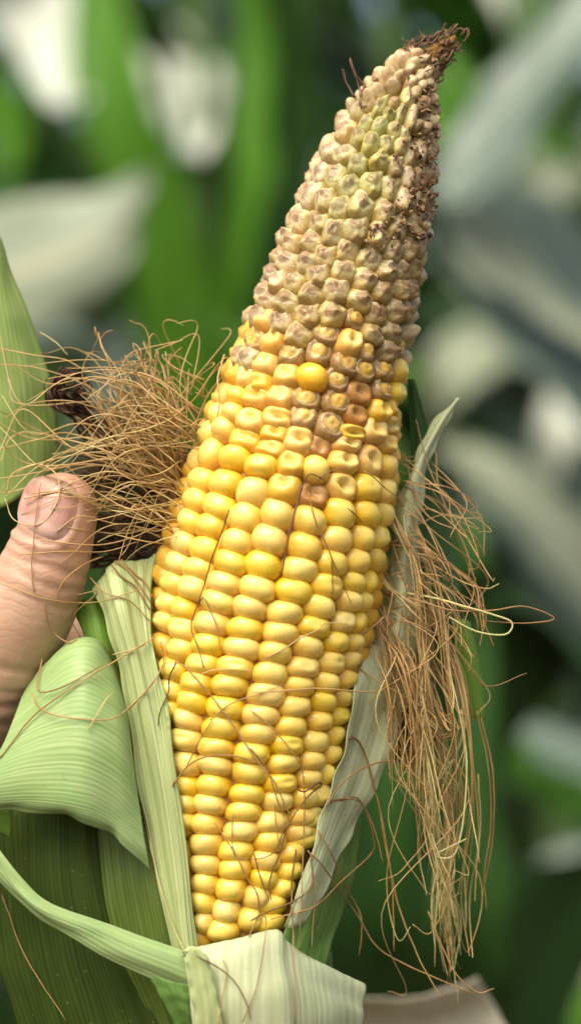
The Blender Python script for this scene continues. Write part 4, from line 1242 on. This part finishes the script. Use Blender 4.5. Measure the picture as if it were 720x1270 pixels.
# long ones that stand out to the right in the air
FREE = [
 ([(478, 735, -20), (520, 745, -50), (560, 757, -60), (610, 757, -55), (650, 752, -50), (687, 767, -48), (650, 773, -50), (600, 770, -50)], 1.5, .5, .35),
 ([(500, 735, -20), (540, 742, -45), (575, 752, -60), (610, 762, -60), (634, 772, -58), (626, 787, -58), (590, 783, -60), (556, 765, -55)], 2.0, .9, .98),
 ([(505, 600, 0), (530, 640, -30), (560, 655, -40), (585, 662, -40), (602, 690, -42)], 1.6, .4, .3),
 ([(500, 560, 10), (520, 620, -20), (560, 641, -30), (598, 642, -30)], 1.3, .4, .62),
 ([(515, 520, 10), (535, 590, -10), (560, 625, -20), (600, 640, -20)], 1.2, .4, .45),
 ([(540, 560, 20), (545, 610, 0), (580, 690, -20), (600, 770, -30), (612, 802, -30)], 1.4, .4, .45),
 ([(520, 690, -10), (570, 720, -30), (602, 730, -30), (618, 724, -25)], 1.2, .7, .8),
 ([(590, 880, 20), (605, 950, 10), (608, 1020, 10), (600, 1085, 10), (603, 1128, 10)], 1.3, .35, .45),
 ([(596, 890, 25), (611, 960, 14), (610, 1040, 14), (598, 1110, 14)], 1.2, .4, .5),
 ([(592, 960, 15), (595, 1020, 10), (590, 1080, 10), (588, 1118, 10)], 1.2, .7, .8),
 ([(572, 880, -10), (578, 960, -30), (566, 1055, -35), (540, 1060, -35), (578, 1040, -38)], 1.6, .85, .95),
 ([(530, 1130, -20), (560, 1200, -30), (590, 1230, -30), (612, 1226, -28)], 1.3, .5, .45),
 ([(470, 790, -30), (500, 770, -60), (560, 800, -70), (600, 850, -60), (652, 835, -50)], 1.2, .4, .3),
 ([(-10, 430, 0), (40, 440, -10), (80, 446, -10), (110, 462, -10)], 1.4, .7, .75),
 ([(-10, 452, 0), (40, 455, -10), (90, 470, -10), (130, 490, -10)], 1.2, .6, .7),
 ([(50, 412, 10), (70, 425, 0), (84, 440, 0)], 1.1, .85, .9),
 ([(278, 440, -20), (270, 470, -60), (272, 500, -66), (266, 530, -62)], 1.6, .75, .7),
]
for c, r, t1, t2 in FREE:
    single(c, r, t1, t2, free=True, n=30)

# ------------------------------------------------------------------ dried tip and chaff
b = Bag()
for i in range(120):
    u = U(0, 1) ** 0.9
    s0 = SL - 62 + 52 * u
    th = U(-2.2, 2.2)
    p = np.array(surf(s0, th, 1))
    cx, cy, R, t = at_s(s0)
    l = U(6, 16)
    a = math.atan2(t[1], t[0]) + U(-.6, .6)
    q = p + np.array([math.cos(a) * l * .5, math.sin(a) * l * .5, U(-5, 5)])
    e = p + np.array([math.cos(a + U(-.9, .9)) * l, math.sin(a + U(-.9, .9)) * l, U(-7, 7)])
    strand(b, [p, q, e], U(.9, 2.2), U(.0, .28), U(0.05, .45), 3, 4, 9, sides=4)
for c in ([(571, 44, 0), (578, 36, -3), (581, 44, -4), (574, 52, -4)], [(560, 44, 0), (570, 36, 0), (580, 40, 0)], [(520, 70, -10), (512, 52, -8), (505, 50, -8)], [(462, 118, -30), (450, 104, -30), (440, 92, -28), (434, 72, -26)], [(448, 120, -34), (452, 104, -30), (470, 98, -26)], [(440, 122, -30), (430, 100, -22), (425, 86, -20)], [(462, 130, -44), (446, 132, -46), (447, 112, -42), (434, 74, -36)]):
    for _ in range(2):
        strand(b, [(x + U(-1.5, 1.5), y + U(-1.5, 1.5), d) for x, y, d in c], U(.9, 1.5), U(.05, .3), U(.1, .4), 2, 4, 14, sides=5)
V = shift(b.v)
o = link('dried_tip', mesh('dried_tip', V, b.f, SILK, tone=b.t), ear); o['kind'] = 'stuff'; o['label'] = 'dark dried fibres on the tip'
CHAFF = noise_mat('chaff', [(0.35, (0.05, 0.022, 0.010)), (0.55, (0.24, 0.13, 0.055)), (0.75, (0.52, 0.38, 0.20))], 700, 0.8, 0.6)
b = Bag()
for i in range(300):
    py = U(160, 330) if rs.random() < .8 else U(80, 160)
    s0 = near_s(500, py)
    th = math.radians(rs.gauss(46, 15))
    if py > 300: th = math.radians(rs.gauss(14, 9))
    c = Vector(flatW(*surf(s0, th, U(-5, 3))))
    r = U(2, 6.5) * K
    M = Matrix.Rotation(U(0, 6.28), 3, Vector((U(-1, 1), U(-1, 1), U(-1, 1))).normalized())
    V = [c + M @ Vector((r * U(.6, 1.3), 0, 0)), c + M @ Vector((0, r * U(.5, 1.2), 0)), c + M @ Vector((-r * U(.6, 1.2), 0, r * .2)), c + M @ Vector((0, -r * U(.4, 1.1), 0)), c + M @ Vector((0, 0, r * U(.2, .6))), c - M @ Vector((0, 0, r * .25))]
    b.add(V, [(0, 1, 4), (1, 2, 4), (2, 3, 4), (3, 0, 4), (1, 0, 5), (2, 1, 5), (3, 2, 5), (0, 3, 5)])
o = link('chaff', mesh('chaff', shift(b.v), b.f, CHAFF, smooth=False), ear); o['kind'] = 'stuff'; o['label'] = 'brown flaky chaff near the tip'

# ------------------------------------------------------------------ upright leaf at the left, dry leaf below
lf = tag(link('corn_leaf', None), 'light green upright corn leaf at the left edge behind the thumb', 'leaf')
V, F, uv = sheet([[(-70, 640, 60), (-60, 480, 50), (-30, 300, 50)], [(0, 630, 26), (-4, 470, 20), (-16, 290, 36)], [(40, 610, 30), (28, 460, 26), (-10, 285, 36)],
                  [(70, 640, 58), (72, 530, 54), (52, 440, 50), (14, 335, 46), (-4, 285, 44)]], 40, 50, 0.0006, wob=0.0006, rib=0.00012, nrib=14)
link('blade', mesh('blade', V, F, leaf_mat('upright_leaf', (0.20, 0.33, 0.06), (0.40, 0.50, 0.17), 50, 0.3, 0.45, 0.4, blotch=(0.20, 0.33, 0.07)), uv), lf)
lf = tag(link('corn_leaf', None), 'pale cream leaf blade crossing below the hanging silk', 'leaf')
V, F, uv = sheet([[(400, 1222, 560), (470, 1238, 570), (530, 1234, 580), (592, 1212, 600)], [(400, 1262, 600), (480, 1272, 600), (540, 1268, 610), (612, 1246, 640)], [(400, 1330, 590), (480, 1340, 590), (550, 1330, 600), (640, 1300, 630)]], 20, 30, 0.0006, wob=0.001)
link('blade', mesh('blade', V, F, leaf_mat('dry_leaf', (0.44, 0.40, 0.25), (0.62, 0.57, 0.40), 14, 0.2), uv), lf)

# ------------------------------------------------------------------ nearer plants of the field, out of focus
def hero_plant(px, m, label, leaves, h=2.0):
    base = Wm(px, 635, m)
    p = link('corn_plant', None); p.location = (0, 0, 0)
    tag(p, label, 'corn plant')
    stalk_obj(p, base.x, base.y, h, 0.0, 0.011)
    for i, lf_ in enumerate(leaves):
        cl, ac, wd, mat = lf_[:4]
        hero_leaf(p, cl, ac, wd, mat, sag=lf_[4] if len(lf_) > 4 else 0.25, seed=i + px)
    return p
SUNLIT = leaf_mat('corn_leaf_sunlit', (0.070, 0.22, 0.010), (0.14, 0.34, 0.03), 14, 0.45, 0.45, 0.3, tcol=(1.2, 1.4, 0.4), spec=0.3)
SUNGLARE = leaf_mat('corn_leaf_sunglare', (0.66, 0.72, 0.60), (0.82, 0.86, 0.76), 14, 0.3, 0.45, 0.3, tcol=(1, 1, .85))  # strong sunlight put into the leaf colour as near-white
SHADE = leaf_mat('corn_leaf_shade', (0.016, 0.052, 0.009), (0.036, 0.092, 0.016), 14, 0.06, 0.55, 0.3, spec=0.15)  # leaf green darkened in the colour to stand for shade
q = -0.0006
hero_plant(-110, 0.95, 'blurred corn plant with a broad pale leaf at the left above the silk', [
    ([(-150, 400, .95), (-30, 352, .92), (70, 322, .90), (140, 285, .90), (188, 228, .92)], (0.15, 1, -0.0001), [100, 165, 150, 112, 16], PALE_LEAF, -0.15),
    ([(-110, 460, .98), (-20, 420, .98), (70, 405, .98), (150, 430, 1.0)], (0.1, 1, q), [50, 60, 50, 10], GREY_LEAF)])
hero_plant(840, 1.05, 'blurred corn plant with broad leaves tinted with sky sheen at the right beside the tip', [
    ([(850, -130, 1.05), (730, 20, 1.0), (650, 112, 1.0), (590, 190, 1.0), (540, 250, 1.0)], (0.75, 0.66, q), [80, 84, 84, 76, 30], GREY_LEAF),
    ([(880, 560, 1.06), (760, 440, 1.06), (660, 345, 1.06), (600, 270, 1.06), (540, 200, 1.06)], (-0.7, 0.7, q), [150, 190, 170, 130, 30], GREY_LEAF),
    ([(860, 480, 1.03), (700, 400, 1.02), (620, 320, 1.02), (570, 262, 1.02), (545, 230, 1.03)], (-0.7, 0.7, q), [20, 50, 60, 60, 30], PALE_LEAF)])
hero_plant(930, 1.3, 'blurred corn plant with a beige bent leaf at the right behind the silk', [
    ([(920, 860, 1.3), (800, 790, 1.3), (700, 670, 1.28), (620, 592, 1.28), (540, 545, 1.3)], (-0.66, 0.75, q), [80, 76, 70, 64, 20], PALE_LEAF),
    ([(920, 860, 1.35), (760, 740, 1.35), (660, 650, 1.35), (570, 610, 1.35)], (-0.5, 0.85, q), [130, 160, 120, 20], GREY_LEAF),
    ([(920, 760, 1.4), (760, 620, 1.4), (660, 500, 1.4), (560, 440, 1.4)], (-0.6, 0.8, q), [130, 160, 140, 20], GREY_LEAF)])
hero_plant(540, 0.62, 'blurred corn plant with shade-coloured leaves close behind the hanging silk', [
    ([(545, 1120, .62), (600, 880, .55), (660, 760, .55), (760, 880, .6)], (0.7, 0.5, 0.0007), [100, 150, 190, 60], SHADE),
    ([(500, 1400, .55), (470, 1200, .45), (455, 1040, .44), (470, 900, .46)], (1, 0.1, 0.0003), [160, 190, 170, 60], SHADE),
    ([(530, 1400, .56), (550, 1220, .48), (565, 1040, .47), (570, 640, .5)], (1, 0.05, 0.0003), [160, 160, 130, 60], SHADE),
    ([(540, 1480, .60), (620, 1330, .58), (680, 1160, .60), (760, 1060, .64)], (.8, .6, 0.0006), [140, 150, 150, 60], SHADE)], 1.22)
hero_plant(900, 0.95, 'blurred corn plant with narrow pale blades low at the right edge', [
    ([(900, 900, .95), (780, 945, .95), (700, 925, .95), (630, 900, .95), (590, 880, .95)], (0.1, 1, q), [50, 54, 50, 40, 10], GREY_LEAF),
    ([(900, 960, .97), (780, 1000, .97), (700, 990, .97), (620, 930, .97), (580, 890, .97)], (0.1, 1, q), [60, 64, 66, 60, 10], SUNLIT),
    ([(900, 1130, .95), (760, 1195, .95), (680, 1220, .95), (590, 1260, .95)], (0.2, 1, q), [50, 50, 50, 20], PALE_LEAF),
    ([(900, 1200, 1.0), (760, 1250, 1.0), (660, 1280, 1.0), (590, 1320, 1.0)], (0.2, 1, q), [80, 90, 80, 20], SUNLIT),
    ([(900, 1000, 1.1), (740, 1060, 1.1), (690, 1120, 1.1), (660, 1200, 1.1)], (0.9, .3, q), [80, 90, 80, 20], GREY_LEAF)])
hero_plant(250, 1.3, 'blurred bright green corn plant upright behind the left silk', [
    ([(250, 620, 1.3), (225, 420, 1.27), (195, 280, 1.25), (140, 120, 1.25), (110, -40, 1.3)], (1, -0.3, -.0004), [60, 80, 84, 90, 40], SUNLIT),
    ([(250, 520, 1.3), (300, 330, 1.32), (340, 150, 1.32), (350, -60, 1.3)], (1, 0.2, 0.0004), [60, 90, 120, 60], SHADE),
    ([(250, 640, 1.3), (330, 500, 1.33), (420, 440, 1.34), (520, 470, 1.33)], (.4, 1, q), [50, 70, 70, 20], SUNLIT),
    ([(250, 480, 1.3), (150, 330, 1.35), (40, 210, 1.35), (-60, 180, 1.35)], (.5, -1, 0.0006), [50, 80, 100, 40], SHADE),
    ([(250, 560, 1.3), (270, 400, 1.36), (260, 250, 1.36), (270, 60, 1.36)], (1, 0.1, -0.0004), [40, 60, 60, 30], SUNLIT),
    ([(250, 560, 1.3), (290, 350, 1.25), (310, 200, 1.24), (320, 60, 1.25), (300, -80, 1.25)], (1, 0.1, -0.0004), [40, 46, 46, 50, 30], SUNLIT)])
hero_plant(70, 1.40, 'blurred corn plant with leaf tips painted sun-bright white at the upper left', [
    ([(-40, -60, 1.45), (20, -10, 1.39), (62, 50, 1.33), (84, 130, 1.27)], (1, -.3, q), [90, 110, 90, 40], SUNGLARE),
    ([(222, 30, 1.42), (238, 74, 1.38), (246, 124, 1.33), (236, 190, 1.27)], (1, .1, q), [20, 66, 70, 20], SUNGLARE),
    ([(150, 50, 1.42), (166, 90, 1.38), (180, 140, 1.33), (196, 210, 1.27)], (1, -.3, q), [24, 44, 44, 16], SUNGLARE),
    ([(270, 130, 1.40), (288, 190, 1.36), (290, 240, 1.36), (282, 300, 1.36)], (1, .1, q), [40, 60, 60, 30], PALE_LEAF),
    ([(70, 300, 1.40), (20, 120, 1.36), (0, 160, 1.36), (-40, 280, 1.36)], (.6, .6, q), [50, 80, 90, 40], SUNLIT),
    ([(70, 600, 1.40), (150, 440, 1.36), (230, 420, 1.36), (300, 470, 1.36)], (.5, .8, q), [50, 70, 70, 40], GREY_LEAF)], 2.2)
hero_plant(690, 1.40, 'blurred corn plant with leaf tips painted sun-bright at the upper right behind the sky-tinted leaf', [
    ([(620, -70, 1.43), (650, -10, 1.38), (672, 40, 1.33), (668, 96, 1.28)], (1, .2, q), [80, 100, 90, 40], SUNGLARE),
    ([(760, 180, 1.36), (700, 215, 1.33), (664, 240, 1.33), (640, 275, 1.36)], (.6, .8, q), [60, 70, 70, 30], PALE_LEAF),
    ([(760, 470, 1.36), (720, 500, 1.33), (690, 540, 1.33), (680, 600, 1.36)], (.8, .4, q), [60, 80, 70, 30], SUNGLARE),
    ([(690, 480, 1.40), (620, 420, 1.36), (560, 460, 1.33), (530, 520, 1.36)], (.6, .8, q), [50, 70, 80, 30], PALE_LEAF),
    ([(690, 300, 1.40), (600, 120, 1.36), (560, 100, 1.36), (520, 180, 1.36)], (.6, .8, q), [50, 90, 90, 30], SUNLIT),
    ([(690, 400, 1.40), (730, 260, 1.36), (700, 170, 1.36), (640, 200, 1.36)], (.9, .5, q), [50, 90, 90, 30], SUNLIT)], 2.2)
